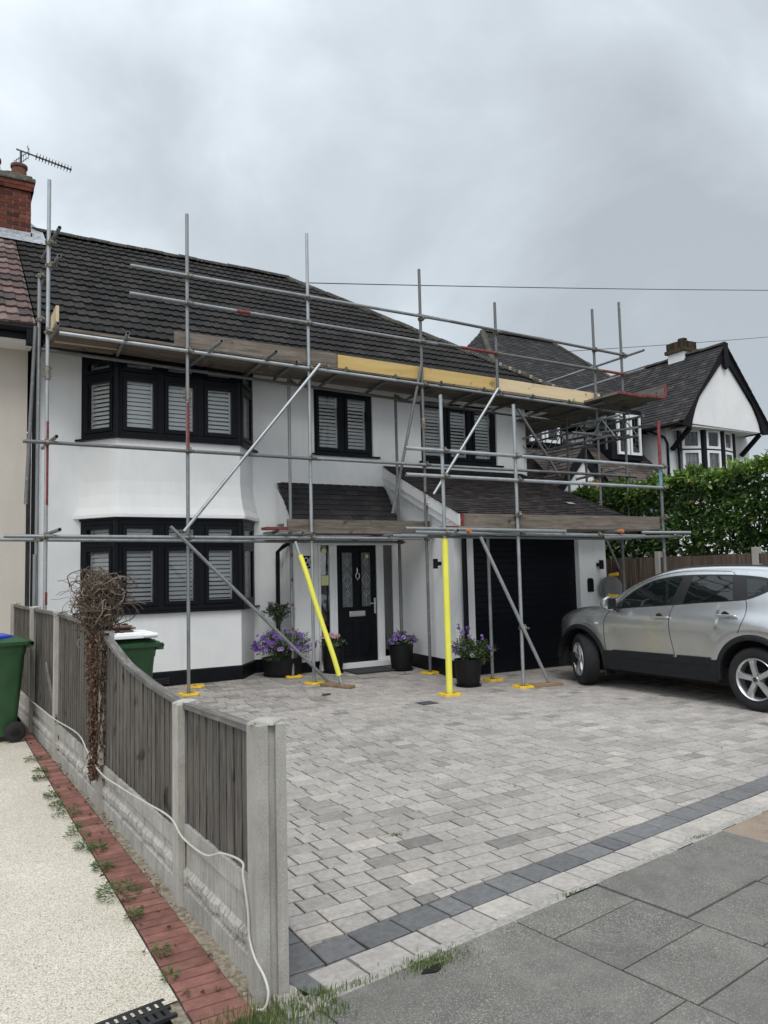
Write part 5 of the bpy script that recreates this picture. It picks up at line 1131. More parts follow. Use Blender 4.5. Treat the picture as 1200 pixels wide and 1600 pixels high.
# yellow plastic base plates, loose under the uprights, and two timber soles
plates = [((2.98, 10.34), 'yellow base plate under the front upright nearest the grey board fence'), ((3.23, 10.90), 'yellow base plate close to the bay wall, just behind the one by the fence'), ((4.775, 10.215), 'yellow base plate at the end of the timber sole left of the front door'), ((4.757, 10.945), 'yellow base plate beneath the flower planter beside the bay'), ((6.685, 10.905), 'yellow base plate half hidden behind the pot right of the door'), ((6.688, 10.08), 'yellow base plate under the upright beside the garage side wall'), ((5.811, 8.32), 'yellow base plate under the yellow sleeved upright'), ((7.07, 9.02), 'yellow base plate behind the pot at the garage door'), ((6.973, 8.226), 'yellow base plate beside the timber sole in front of the garage')]
pp = None
for (x, y), lab in plates:
    if pp is None:
        m = MB(); s = .14; o = []; i_ = []
        for k in range(16):
            a = 2*math.pi*k/16+math.pi/16; e = 1/max(abs(math.cos(a)), abs(math.sin(a))); e = min(e, 1.22); o.append((s*.92*e*math.cos(a), s*.92*e*math.sin(a))); i_.append((s*.60*e*math.cos(a), s*.60*e*math.sin(a)))
        vs = [(*p, 0) for p in o]+[(p[0]*.98, p[1]*.98, .026) for p in o]+[(p[0], p[1], .03) for p in i_]+[(*p, .006) for p in i_]
        fs = [(r_*16+k, r_*16+(k+1) % 16, (r_+1)*16+(k+1) % 16, (r_+1)*16+k) for r_ in range(3) for k in range(16)]; m.add(vs, fs)
        pp = thing('base_plate', lab, 'base plate', (0, 0, 0)); m.build('rim', 'ypad', pp, smooth=True)
        m = MB(); m.lathe([(.105, .004), (.105, .010), (0, .010)], 12); m.lathe([(.026, .01), (.026, .03), (.0, .03)], 12); m.build('foot', 'steel_old', pp); r0 = pp
    else:
        r0 = pp.copy(); COL.objects.link(r0)
        for c in list(pp.children): d = c.copy(); COL.objects.link(d); d.parent = r0
    r0.location = (x, y, gz(y)+.001); r0.rotation_euler = (0, 0, random.uniform(-.3, .3)); tag(r0, lab, 'base plate', 'yellow base plates under the scaffold uprights')
for a, b, lab in (((4.80, 10.0), (5.04, 9.55), 'short timber sole under the raker left of the front door'), ((7.06, 8.16), (7.50, 8.06), 'short timber sole under the raker before the garage door')):
    m = MB(); m.bar((*a, gz(a[1])+.022), (*b, gz(b[1])+.022), .14, .04, mi=0); o = m.build('timber_sole', 'sole_wood', bevel=.004); tag(o, lab, 'timber', 'timber soles under the rakers')
# ================================================================ CAR (silver crossover, nose towards the garage)
car = thing('parked_car', 'silver five door crossover with grey plastic cladding parked nose to the garage', 'car', (8.61, 6.6, 0))
XC, XS = 8.62, 7.72                      # centre line, near side
RWY, FWY, WR = 5.285, 7.91, .345
def interp(tab, s):
    if s <= tab[0][0]: return tab[0][1]
    for (a, b), (c, d) in zip(tab, tab[1:]):
        if s <= c:
            t = (s-a)/(c-a); return lerp(b, d, t)
    return tab[-1][1]
def smooth_tab(tab, n=6):
    pts = smooth_path([(a, b, 0) for a, b in tab], n); return [(p.x, p.y) for p in pts]
ZT = smooth_tab([(4.36, .70), (4.40, .98), (4.50, 1.12), (4.66, 1.36), (4.80, 1.50), (4.95, 1.55), (5.30, 1.588), (5.75, 1.603), (6.15, 1.598), (6.45, 1.572), (6.75, 1.500), (7.05, 1.375), (7.32, 1.235), (7.52, 1.135), (7.75, 1.105), (8.10, 1.05), (8.38, .965), (8.56, .85), (8.64, .70), (8.67, .55)])
PL = smooth_tab([(4.36, .42), (4.42, .25), (4.55, .12), (4.8, .045), (5.15, .0), (6.2, .0), (7.4, .0), (7.75, .005), (8.05, .035), (8.25, .085), (8.42, .17), (8.56, .32), (8.64, .48), (8.67, .62)])
def zarch(s, r=.43, rz=.43):
    z = .27
    for c in (RWY, FWY):
        d = abs(s-c)/r
        if d < 1: z = max(z, .345+rz*math.sqrt(1-d*d))
    if s > 8.33: z = max(.27, .27)
    return z
def insetz(s, z):
    """distance of the side surface in from the widest plane"""
    i = interp([(.2, .06), (.35, .035), (.52, .018), (.70, .004), (.86, .0), (.95, .014), (1.01, .034), (1.06, .056), (1.12, .074), (1.20, .096), (1.30, .130), (1.40, .168), (1.48, .203), (1.54, .24), (1.60, .30)], z)
    for c, k in ((RWY, .018), (FWY, .016)):                    # flared wheel arches
        d = math.hypot(s-c, z-.40); i -= k*math.exp(-((d-.50)/.12)**2)
    i += .010*math.exp(-((z-.62)/.10)**2)*max(0, 1-abs(s-6.6)/.9)
    return i
def SX(s, z): return XS+interp(PL, s)*(1.0 if z < 1.0 else 1.0)+insetz(s, z)
stations = sorted(set([4.36+i*(8.67-4.36)/86 for i in range(87)]+[RWY-.43, RWY+.43, FWY-.43, FWY+.43, RWY-.428, RWY+.428, FWY-.428, FWY+.428]+[c+.43*math.sin(k*math.pi/24) for c in (RWY, FWY) for k in range(-11, 12)]))
def section(s):
    zl, zt = zarch(s), interp(ZT, s); roll = lerp(.055, .11, min(1, max(0, (s-7.0)/.6))); rw = lerp(.10, .26, min(1, max(0, (s-7.1)/.5)))
    zt = max(zt, zl+.12); ze = max(zl+.05, zt-roll); P = []
    for k in range(23): z = lerp(zl, ze, k/22); P.append((SX(s, z), z))
    x0 = P[-1][0]
    rw = min(rw, (XC-x0)*.8)
    for k in range(1, 8): a = k/7*math.pi/2; P.append((x0+rw*(1-math.cos(a)), ze+(zt-.012-ze)*math.sin(a)))
    x1 = P[-1][0]
    for k in range(1, 6): t = k/5; P.append((lerp(x1, XC, t), zt-.012+.012*math.sin(t*math.pi/2)))
    return P
body = MB(); secs = [section(s) for s in stations]; n = len(secs[0]); vs = []
for s, P in zip(stations, secs):
    for x, z in P: vs.append((x, s, z))
    for x, z in P[-2::-1]: vs.append((2*XC-x, s, z))
w2 = 2*n-1; fs = []
for i in range(len(stations)-1): fs += [(i*w2+j, (i+1)*w2+j, (i+1)*w2+j+1, i*w2+j+1) for j in range(w2-1)]
fs.append(tuple(range(w2))); fs.append(tuple(range((len(stations)-1)*w2, len(stations)*w2))[::-1])
body.add(vs, fs); body.build('body', 'paint', car, smooth=True)
m = MB(); m.box((XS+.12, 4.5, .22), (2*XC-XS-.12, 8.45, .42)); 
for c in (RWY, FWY): m.box((XS+.26, c-.45, .2), (2*XC-XS-.26, c+.45, .85))
m.build('underbody', 'seam', car)
for c in (RWY, FWY):
    m = MB(); vs = []; k = 24
    for j in range(k+1):
        a = math.pi*j/k; y, z = c+.445*math.cos(a), .335+.445*math.sin(a); vs += [(XS+.02, y, z), (XS+.30, y, z)]
    m.add(vs, [(2*j, 2*j+1, 2*j+3, 2*j+2) for j in range(k)]); m.build('wheel_well', 'seam', car, recalc=False)
def patch(name, top, bot, s0, s1, off, mt, nx=24, nz=6, sl=None, sr=None, par=car, smooth=True, th=None):
    """panel on the side surface between two curves z(s); sl/sr: s at the left (front) and right (rear) end as functions of t in 0..1 upwards"""
    m = MB(); vs = []
    for i in range(nx+1):
        for j in range(nz+1):
            t = j/nz; a = sl(t) if sl else s0; b = sr(t) if sr else s1; s = lerp(a, b, i/nx); z = lerp(bot(s), top(s), t); vs.append((SX(s, z)-off, s, z))
    q = nz+1; fs = [(i*q+j, (i+1)*q+j, (i+1)*q+j+1, i*q+j+1) for i in range(nx) for j in range(nz)]
    if th:
        o = len(vs); vs += [(x+th, y, z) for x, y, z in vs]
        ed = [i*q for i in range(nx+1)]+[nx*q+j for j in range(1, nz+1)]+[i*q+nz for i in range(nx-1, -1, -1)]+[j for j in range(nz-1, 0, -1)]
        fs += [(ed[k], ed[(k+1) % len(ed)], ed[(k+1) % len(ed)]+o, ed[k]+o) for k in range(len(ed))]
    m.add(vs, fs); return m.build(name, mt, par, smooth=smooth)
# glazing band: traced heights of the window line
belt = smooth_tab([(5.02, 1.36), (5.20, 1.27), (5.38, 1.207), (5.60, 1.183), (6.0, 1.155), (6.30, 1.128), (6.8, 1.090), (7.15, 1.062), (7.30, 1.050)])
wtop = smooth_tab([(5.02, 1.375), (5.10, 1.420), (5.25, 1.455), (5.50, 1.478), (5.80, 1.488), (6.15, 1.488), (6.45, 1.470), (6.75, 1.410), (7.0, 1.290), (7.2, 1.150), (7.30, 1.056)])
fb, ft = (lambda s: interp(belt, s)), (lambda s: interp(wtop, s))
patch('window_surround', ft, fb, 7.29, 5.02, .003, 'pillar', 70, 8)
e = .018
patch('side_window', lambda s: ft(s)-e, lambda s: fb(s)+e*.6, 0, 0, .006, 'carglass', 30, 8, lambda t: lerp(7.22, 6.45, t**.0) if False else 7.20, lambda t: lerp(6.40, 6.285, t))
patch('side_window', lambda s: ft(s)-e, lambda s: fb(s)+e*.6, 0, 0, .006, 'carglass', 30, 8, lambda t: lerp(6.22, 6.13, t), lambda t: lerp(5.545, 5.60, t))
patch('quarter_window', lambda s: ft(s)-.035, lambda s: fb(s)+.03, 0, 0, .006, 'carglass', 14, 5, lambda t: lerp(5.37, 5.42, t), lambda t: 5.17)
# door gaps, sills, arch trims
def line(pts, w=.006, off=.0025, name='door_gap', mt='seam'):
    P = smooth_path([(0, a, b) for a, b in pts], 8); m = MB(); vs = []
    for i, p in enumerate(P):
        d = (P[min(i+1, len(P)-1)]-P[max(i-1, 0)]).normalized(); nx_ = Vector((0, -d.z, d.y))*(w/2)
        for s_ in (1, -1): q = p+nx_*s_; vs.append((SX(q.y, q.z)-off, q.y, q.z))
    m.add(vs, [(2*i, 2*i+1, 2*i+3, 2*i+2) for i in range(len(P)-1)]); m.build(name, mt, car, recalc=False)
line([(7.30, 1.06), (7.40, .97), (7.435, .86), (7.43, .70), (7.42, .50), (7.36, .30)]); line([(6.285, 1.49), (6.33, 1.28), (6.36, 1.12), (6.385, 1.02), (6.385, .88), (6.365, .70), (6.33, .50), (6.28, .30)])
line([(5.62, 1.515), (5.58, 1.48), (5.50, 1.34), (5.40, 1.21), (5.375, 1.12), (5.385, 1.0), (5.44, .84)]); line([(5.64, 1.522), (5.9, 1.53), (6.2, 1.53), (6.5, 1.505), (6.75, 1.445), (7.05, 1.31), (7.26, 1.12)], .005); line([(5.75, 1.185), (5.60, 1.19), (5.4, 1.215)], .004) if False else None
line([(7.55, 1.075), (7.9, 1.02), (8.2, .945), (8.4, .86)], .006)
patch('sill_cladding', lambda s: .51-.012*(s-6.6)-(.015*math.sin((s-5.7)*3.4)), lambda s: .262, 7.46, 5.74, .014, 'cladding', 30, 5, th=.03)
patch('sill_cladding', lambda s: .530-.010*(s-6.6), lambda s: .44-.012*(s-6.6), 7.30, 6.36, .020, 'cladding', 14, 3, th=.02); patch('sill_cladding', lambda s: .530-.010*(s-6.6), lambda s: .44-.012*(s-6.6), 6.29, 5.83, .020, 'cladding', 14, 3, th=.02)
for c in (RWY, FWY):
    m = MB(); vs = []; k = 40
    for j in range(k+1):
        a = lerp(-.12, math.pi+.12, j/k)
        for r_, o_ in ((.425, -.02), (.425, .022), (.455, .024), (.485, .006)):
            y, z = c+r_*math.cos(a), .345+r_*math.sin(a); vs.append((SX(y, max(z, .3))-o_, y, z))
    m.add(vs, [(4*j+q, 4*j+4+q, 4*j+5+q, 4*j+1+q) for j in range(k) for q in range(3)]); m.build('arch_trim', 'cladding', car, smooth=True, recalc=False)
m = MB(); m.box((XS+.02, 7.46, .16), (XS+.22, 7.475, .42)); m.build('mud_flap', 'cladding', car, bevel=.01)
m = MB()
for (a, b) in ((8.20, 8.45), (8.45, 8.60)):
    x0, x1 = SX(a, .4)-.012, SX(b, .4)-.012; m.add([(x0, a, .24), (x1, b, .24), (x1, b, .46), (x0, a, .50)], [(0, 1, 2, 3)])
m.build('bumper_cladding', 'cladding', car, recalc=False)
# handles, indicator, mirror, roof edge
for y0, y1, z in ((6.63, 6.385, .972), (5.715, 5.475, 1.022)):
    m = MB(); yc = lerp(y0, y1, .38); pts = []
    m.lathe([(.0, .0), (.052, .0), (.050, .006), (0, .001)], 18, (0, 0, 0)); m.v = [(SX(yc, z)-.004+b_*0-c_*.3, yc+a_*1.0, z+b_) for a_, b_, c_ in m.v]; m.build('handle_recess', 'pillar', car, smooth=True)
    m = MB(); m.bar((SX(y0, z)-.036, y0, z), (SX(y1, z)-.036, y1, z+.003), .022, .030); m.bar((SX(y0, z), y0-.015, z), (SX(y0, z)-.036, y0-.015, z), .024, .026); m.bar((SX(y1, z), y1+.02, z), (SX(y1, z)-.036, y1+.02, z), .03, .026); m.build('door_handle', 'paint', car, bevel=.007)
m = MB(); x = SX(7.55, .86); m.box((x-.012, 7.525, .845), (x+.01, 7.585, .872)); m.build('side_repeater', 'lampw', car, bevel=.006)
m = MB(); prof = [(.0, -.13), (.055, -.115), (.085, -.06), (.095, 0), (.085, .06), (.06, .105), (0, .12)]
m.lathe(prof, 18, (0, 0, 0), 0, 'X'); m.v = [(XS-.075+x*.95, 7.25+.0+max(-.035, y*.95), 1.13+z*1.05) for x, y, z in m.v]; m.build('mirror_housing', 'paint', car, smooth=True)
m = MB(); m.box((XS-.135, 7.20, 1.055), (XS+.0, 7.21, 1.20)); m.box((XS-.02, 7.19, 1.04), (XS+.08, 7.27, 1.10)); m.build('mirror_glass', 'pillar', car, bevel=.02)
patch('mirror_sail', lambda s: 1.16-(s-7.15)*.6, lambda s: 1.06, 7.29, 7.15, .008, 'pillar', 4, 3)
m = MB(); P = [(SX(s, min(1.535, interp(ZT, s)-.04))+.035, s, interp(ZT, s)-.012) for s in [7.0-k*.15 for k in range(14)]]
for dx in (.03,): m.tube([(x+dx, y, z) for x, y, z in P], .008, 6)
m.build('roof_moulding', 'pillar', car, smooth=True)
def wheel(y, steer):
    t = bpy.data.objects.new('wheel', None); COL.objects.link(t); t.parent = car; xc = XS+.115; t.location = (xc-car.location.x, y-car.location.y, WR); t.rotation_euler = (0, 0, steer)
    def B(mb, name, mt, **k): o = mb.build(name, mt, None, **k); o.parent = t; o.location = (0, 0, 0); return o
    m = MB(); hw = .105
    prof = [(.225, -hw+.012), (.25, -hw), (.305, -hw-.004), (.33, -hw+.010), (.343, -hw+.030), (.345, -.05), (.345, .05), (.343, hw-.03), (.33, hw-.01), (.30, hw), (.225, hw)]
    m.lathe(prof, 56, (0, 0, 0), 0, 'X', cap=False)
    if steer:       # chevron tread blocks on the turned wheel
        for i in range(64):
            a = 2*math.pi*i/64
            for s in (-1, 1):
                for q in range(3):
                    x0, x1 = s*(.008+q*.026), s*(.008+(q+1)*.026-.004); a0, a1 = a+abs(x0)*1.6, a+abs(x1)*1.6; da = .052; r0, r1 = .344, .350
                    pts = [(x0, a0), (x1, a1), (x1, a1+da), (x0, a0+da)]
                    m.add([(x_, r_*math.cos(b), r_*math.sin(b)) for r_ in (r0, r1) for x_, b in pts], [(4, 5, 6, 7), (0, 1, 5, 4), (1, 2, 6, 5), (2, 3, 7, 6), (3, 0, 4, 7)])
    B(m, 'tyre', 'rubber', smooth=True)
    m = MB(); m.lathe([(.232, -hw+.004), (.226, -hw-.004), (.216, -hw+.004), (.205, -hw+.035), (.200, .06)], 56, (0, 0, 0), 0, 'X', cap=False)
    for k in range(5):
        a = 2*math.pi*k/5+R(8 if not steer else 20); ca_, sa_ = math.cos(a), math.sin(a); vs = []
        for r_, w_, x_ in ((.045, .036, -.085), (.10, .034, -.098), (.16, .036, -.103), (.205, .046, -.096), (.218, .052, -.09)):
            for dw, dx in ((-1, .03), (-.72, 0), (.72, 0), (1, .03)): vs.append((x_+dx, r_*ca_-w_*dw*sa_, r_*sa_+w_*dw*ca_))
        m.add(vs, [(4*i+j, 4*i+j+1, 4*i+4+j+1, 4*i+4+j) for i in range(4) for j in range(3)])
    m.lathe([(.0, -.102), (.030, -.102), (.034, -.096), (.062, -.092), (.070, -.07), (.07, 0)], 30, (0, 0, 0), 0, 'X'); B(m, 'rim', 'alloy', smooth=True)
    m = MB(); 
    for k in range(5): a = 2*math.pi*(k+.5)/5+R(8); m.lathe([(.013, -.094), (.013, -.0915), (0, -.0915)], 10, (0, .050*math.cos(a), .050*math.sin(a)), 0, 'X')
    m.lathe([(.030, -.1025), (.026, -.1045), (.018, -.1045), (.018, -.1025)], 20, (0, 0, 0), 0, 'X'); m.box((-.1045, -.026, -.004), (-.1025, .026, .004)); B(m, 'hub_cap', 'leadgrey')
    m = MB(); m.lathe([(0, .0), (.198, .0), (.198, .02)], 40, (0, 0, 0), 0, 'X'); m.lathe([(.03, -.02), (.14, -.02), (.14, .0)], 30, (0, 0, 0), 0, 'X'); B(m, 'brake_disc', 'seam')
wheel(RWY, 0); wheel(FWY, R(-28))
for y in (RWY, FWY):
    m = MB(); m.lathe([(.2, -.1), (.345, -.09), (.345, .09), (.2, .1)], 32, (2*XC-XS-.115, y, WR), 0, 'X'); m.build('wheel', 'rubber', car, smooth=True)

# hose reel on the garage pillar
t = thing('hose_reel', 'grey wall mounted hose reel with yellow fittings beyond the car bonnet', 'hose reel', (9.78, 9.2, 1.2))
m = MB(); m.lathe([(.0, -.08), (.19, -.08), (.20, -.06), (.18, -.05), (.18, .05), (.20, .06), (.19, .08), (0, .08)], 28); m.v = [(9.80+x, 9.24+z, 1.25+y) for x, y, z in m.v]; m.box((9.74, 9.26, 1.1), (9.86, 9.40, 1.4)); m.build('drum', 'hosegrey', t, smooth=True)
m = MB(); m.tube([(9.70, 9.16, 1.47), (9.70, 8.98, 1.49)], .028, 8); m.tube([(9.67, 9.20, 1.14), (9.67, 9.05, 1.12), (9.68, 8.98, 1.12)], .036, 8); m.build('fitting', 'ypad', t, smooth=True)

# ================================================================ PLANTS IN POTS
pr_ = random.Random(5)
def pvec(): 
    while True:
        v = Vector((pr_.uniform(-1, 1), pr_.uniform(-1, 1), pr_.uniform(-1, 1)))
        if .05 < v.length < 1: return v.normalized()
def flower(mb, mc, p, n, r):
    n = n.normalized(); u = n.orthogonal().normalized(); w_ = n.cross(u); a0 = pr_.uniform(0, 6); vs = [p-n*r*.35]
    for k in range(10): a = a0+k*math.pi/5; rr_ = r*(1.0 if k % 2 == 0 else .86); vs.append(p+(u*math.cos(a)+w_*math.sin(a))*rr_+n*pr_.uniform(-.1, .1)*r)
    mb.add(vs, [(0, k+1, (k+1) % 10+1) for k in range(10)])
    mc.add([p-n*r*.1+(u*math.cos(k*1.0472)+w_*math.sin(k*1.0472))*r*.34 for k in range(6)], [tuple(range(6))])
def one_flower(par, p, n, r):
    a, c = MB(), MB(); flower(a, c, p, n, r); a.add(c.v, c.f, 1); a.build('flower', ['petal', 'petalc'], par, recalc=False)
def bush(par, c, R3, nl, leafm, ll, nf=0, fm='petal', fr_=.03, stems=True, up=.5, name='foliage', rag=.35, fdir=None):
    c = Vector(c); m = MB(); st = MB(); fl = MB(); fc = MB(); base = c-Vector((0, 0, R3[2]*.9))
    shoots = [c+Vector((d.x*R3[0], d.y*R3[1], abs(d.z)*R3[2]*1.0 if pr_.random() < .75 else d.z*R3[2]))*pr_.uniform(1-rag, 1.08) for d in [pvec() for _ in range(max(14, nl//14))]]
    for s in shoots:
        k = pr_.uniform(-.05, .05); mid_ = (base+s)/2+Vector((k, k, .04)); P = smooth_path([base+pvec()*.05, mid_, s], 4)
        if stems: st.tube(P, .0035, 4)
        for _ in range(14):
            t = pr_.betavariate(3, 1.3); p = P[min(len(P)-1, int(t*len(P)))]+pvec()*.025
            leaf(m, p, (s-base).normalized()*.5+pvec(), Vector((0, 0, 1))+pvec()*.6, ll*pr_.uniform(.7, 1.25), ll*.5, .2, min(.98, pr_.betavariate(2, 2)))
    m.build(name, leafm, par, recalc=False)
    if stems: st.build('stems', 'petleaf', par)
    for _ in range(nf):
        d = pvec(); 
        if fdir and d.dot(Vector(fdir)) < -.25: d = -d
        d.z = abs(d.z)*up+d.z*(1-up); p = c+Vector((d.x*R3[0], d.y*R3[1], d.z*R3[2]))*pr_.uniform(.88, 1.08); one_flower(par, p, d+Vector((-.4, -.7, .15)), fr_*pr_.uniform(.75, 1.15))
def pot(par, x, y, r, h, ribs=True, taper=.80):
    z = gz(y)+.004; m = MB(); prof = [(r*taper*.96, 0), (r*taper, .012)]
    k = 12
    for i in range(k+1):
        t = i/k; rr_ = r*lerp(taper, 1, t**.7); prof += [(rr_, .014+(h-.03)*t), (rr_*1.012, .014+(h-.03)*t+(h-.03)/k*.5)] if ribs and i < k else [(rr_, .014+(h-.03)*t)]
    prof += [(r*1.03, h-.014), (r*1.03, h), (r*.93, h), (r*.90, h-.05)]
    m.lathe(prof, 32, (x, y, z)); m.build('pot', 'pot', par, smooth=True)
    m = MB(); m.lathe([(r*.91, h-.05), (r*.5, h-.035), (0, h-.03)], 20, (x, y, z)); m.build('compost', 'compost', par)
    m = MB(); m.lathe([(r*.88, 0), (r*.98, .022), (r*.94, .022), (r*.8, .008)], 28, (x, y, z-.004)); m.build('saucer', 'pot', par, smooth=True)
t = thing('flower_planter', 'wide black planter of trailing purple petunias under a small olive tree beside the bay', 'planter', (4.70, 11.22, .06))
pot(t, 4.70, 11.22, .31, .27, False, .9)
bush(t, (4.66, 11.06, .50), (.52, .26, .28), 1500, 'petleaf', .040, 85, 'petal', .034, rag=.3, fdir=(-.5, -.8, 0))
m = MB(); m.tube([(4.66, 11.28, .28), (4.67, 11.27, .7), (4.66, 11.28, 1.02)], .014, 8); m.build('trunk', 'bark', t)
bush(t, (4.66, 11.26, 1.02), (.26, .22, .17), 700, 'oliveleaf', .045, 0, name='olive_crown', stems=True, rag=.5)
t = thing('geranium_pot', 'black pot of pink geraniums by the left side of the front door', 'pot plant', (5.47, 11.02, .06)); pot(t, 5.47, 11.0, .175, .39)
bush(t, (5.46, 10.99, .50), (.19, .17, .11), 460, 'petleaf', .05, 0)
fc = MB()
for q in range(7):
    m = MB(); cc = Vector((5.44+pr_.uniform(-.16, .14), 10.96+pr_.uniform(-.1, .06), .62+pr_.uniform(-.03, .03)))
    for k in range(26): d = pvec(); d.z = abs(d.z); flower(m, fc, cc+d*.045, d+Vector((0, -.4, .2)), .013)
    m.build('flower_head', 'pink', t, recalc=False)
t = thing('petunia_pot', 'black ribbed pot of purple petunias right of the front door', 'pot plant', (6.50, 10.62, .05)); pot(t, 6.50, 10.62, .195, .39)
bush(t, (6.50, 10.60, .50), (.24, .21, .16), 850, 'petleaf', .042, 17, 'petal', .036, fdir=(-.5, -.8, .3), up=.9)
t = thing('flower_pot', 'black ribbed pot with leggy purple flowers in front of the garage door edge', 'pot plant', (6.47, 8.78, 0)); pot(t, 6.47, 8.80, .19, .37)
bush(t, (6.40, 8.78, .50), (.24, .18, .17), 950, 'petleaf', .04, 3, 'petal', .030, fdir=(-.5, -.8, .3), up=.9); bush(t, (6.66, 8.74, .47), (.24, .16, .17), 560, 'petleaf', .036, 4, 'petal', .034, up=.9, name='foliage', rag=.6)
m = MB(); fl, fc = MB(), MB()
for dx, h in ((-.16, .83), (-.10, .76), (.02, .68), (.22, .66), (.0, .80)):
    p = Vector((6.47+dx, 8.76, h)); m.tube(smooth_path([(6.47+dx*.5, 8.78, .4), (6.47+dx*.8, 8.76, lerp(.4, h, .6)), p], 4), .004, 4)
    for _ in range(4): d = pvec(); one_flower(t, p+d*.03, d+Vector((-.5, -.7, .2)), .022)
m.build('stems', 'petleaf', t)
t = MB(); t.box((5.66, 10.58, .050), (6.40, 11.11, .076)); o = t.build('doormat', 'mat', bevel=.006); tag(o, 'dark doormat laid on the paving before the front door', 'doormat')

# dead climber bundled on the fence post
t = thing('dead_climber', 'tangled ball of bare dry climber stems perched on a fence post', 'climber', (1.08, 5.85, 0))
m = MB(); vr = random.Random(21); C0 = Vector((1.04, 5.86, 1.44))
def vv():
    while True:
        v = Vector((vr.uniform(-1, 1), vr.uniform(-1, 1), vr.uniform(-1, 1)))
        if .05 < v.length < 1: return v
for i in range(900):
    d = vv(); p = C0+Vector((d.x*.155, d.y*.19, d.z*.25+.0)); q = vv().normalized(); P = [p]; stp = vr.uniform(.015, .032); kk = vr.randint(5, 11)
    for k in range(kk):
        q = (q+vv()*.8+(C0-P[-1])*3.2*vr.random()).normalized(); P.append(P[-1]+q*stp)
    r_ = vr.choice((.0018, .0025, .003, .004)); m.tube(smooth_path(P, 2), r_, 5, rnd=vr.random()**1.2)
for i in range(34):   # strays and hanging loops
    a = vr.uniform(0, 6.28); s = Vector((math.cos(a), math.sin(a), vr.uniform(-.3, .9))).normalized(); p = C0+Vector((s.x*.18, s.y*.2, s.z*.22)); P = [p]
    for k in range(6): s = (s+vv()*.5+Vector((0, 0, -.12))).normalized(); P.append(P[-1]+s*.026)
    m.tube(smooth_path(P, 2), .0018, 5, rnd=vr.random())
for i in range(40):
    x0, y0 = 1.03+vr.uniform(-.05, .05), 5.80+vr.uniform(-.08, .08); P = [(x0+vr.uniform(-.1, .1), y0+vr.uniform(-.12, .12), 1.30)]
    for k in range(8): P.append((x0+vr.uniform(-.02, .02), y0+vr.uniform(-.03, .03), 1.2-k*.11))
    m.tube(smooth_path(P, 2), vr.choice((.003, .0045, .006)), 5, rnd=vr.random()*.6)
m.build('stems', 'twig', t)
m = MB()
for i in range(2800):
    z = vr.uniform(.22, 1.25); w_ = .055+.02*(z > .9); p = Vector((1.03+vr.uniform(-w_, .04), 5.80+vr.gauss(0, w_*.9), z)); d = vv(); leaf(m, p, d+Vector((-.2, 0, -.6)), Vector((-1, 0, 0))+vv()*.8, vr.uniform(.016, .038), .017, .4, vr.random()**1.5)
m.build('dead_leaves', 'deadleaf', t, recalc=False)

# ================================================================ BINS
def bin_(name, lab, x, y, rz, lid='bin', tilt=0):
    t = thing(name, lab, 'wheelie bin', (x, y, 0)); t.rotation_euler = (0, 0, rz)
    def B(mb, nm, mt, par=t, **k): o = mb.build(nm, mt, None, **k); o.parent = par; return o
    m = MB(); lo, hi = (.21, .25), (.28, .34); z0, z1 = .06, .96
    def ring(a, b, z, r=.05):
        o = []
        for sx, sy in ((1, 1), (-1, 1), (-1, -1), (1, -1)):
            for k in range(4):
                th = math.atan2(sy, sx)-math.pi/4+k*math.pi/6; o.append((sx*(a-r)+r*math.cos(th), sy*(b-r)+r*math.sin(th), z))
        return o
    rs = [ring(lo[0], lo[1], z0), ring(lo[0]+.005, lo[1]+.005, z0+.03), ring(lerp(lo[0], hi[0], .8), lerp(lo[1], hi[1], .8), z1-.10), ring(hi[0]*.97, hi[1]*.97, z1-.09), ring(hi[0], hi[1], z1)]
    vs = sum(rs, []); n = 16; m.add(vs, [(i*n+j, i*n+(j+1) % n, (i+1)*n+(j+1) % n, (i+1)*n+j) for i in range(4) for j in range(n)]+[tuple(range(n))]); B(m, 'body', 'bin', smooth=True)
    m = MB(); rs = [ring(hi[0]+.025, hi[1]+.03, z1, .04), ring(hi[0]+.03, hi[1]+.035, z1+.035, .04), ring(hi[0]*.9, hi[1]*.9, z1+.065, .05), ring(hi[0]*.5, hi[1]*.5, z1+.085, .05)]
    vs = sum(rs, []); m.add(vs, [(i*n+j, i*n+(j+1) % n, (i+1)*n+(j+1) % n, (i+1)*n+j) for i in range(3) for j in range(n)]+[tuple(range(n))[::-1], tuple(range(3*n, 4*n))]); B(m, 'lid', lid, smooth=True)
    m = MB(); m.tube([(-.27, .39, z1+.01), (.27, .39, z1+.01)], .018, 8)
    for x_ in (-.24, 0, .24): m.box((x_-.03, .33, z1-.03), (x_+.03, .40, z1+.03))
    B(m, 'handle', 'bin', smooth=True)
    for x_ in (-.26, .26):
        m = MB(); m.lathe([(.03, -.03), (.09, -.028), (.10, -.02), (.10, .02), (.09, .028), (.03, .03)], 24, (x_, .24, .10), 0, 'X'); w_ = B(m, 'wheel', 'rubber', smooth=True)
        m = MB(); m.lathe([(0, -.034), (.03, -.034), (.06, -.026), (.06, .026), (.03, .034), (0, .034)], 16, (x_, .24, .10), 0, 'X'); o = B(m, 'hub', 'pot', w_, smooth=True)
    m = MB(); m.tube([(-.27, .24, .10), (.27, .24, .10)], .012, 8); B(m, 'axle', 'steel_old'); return t
bin_('wheelie_bin', 'green wheelie bin with blue and white items on its lid left of the fence', .50, 8.92, R(-90))
bin_('wheelie_bin', 'green wheelie bin with a white lid standing on it behind the curved fence top', 1.52, 7.70, R(-95))
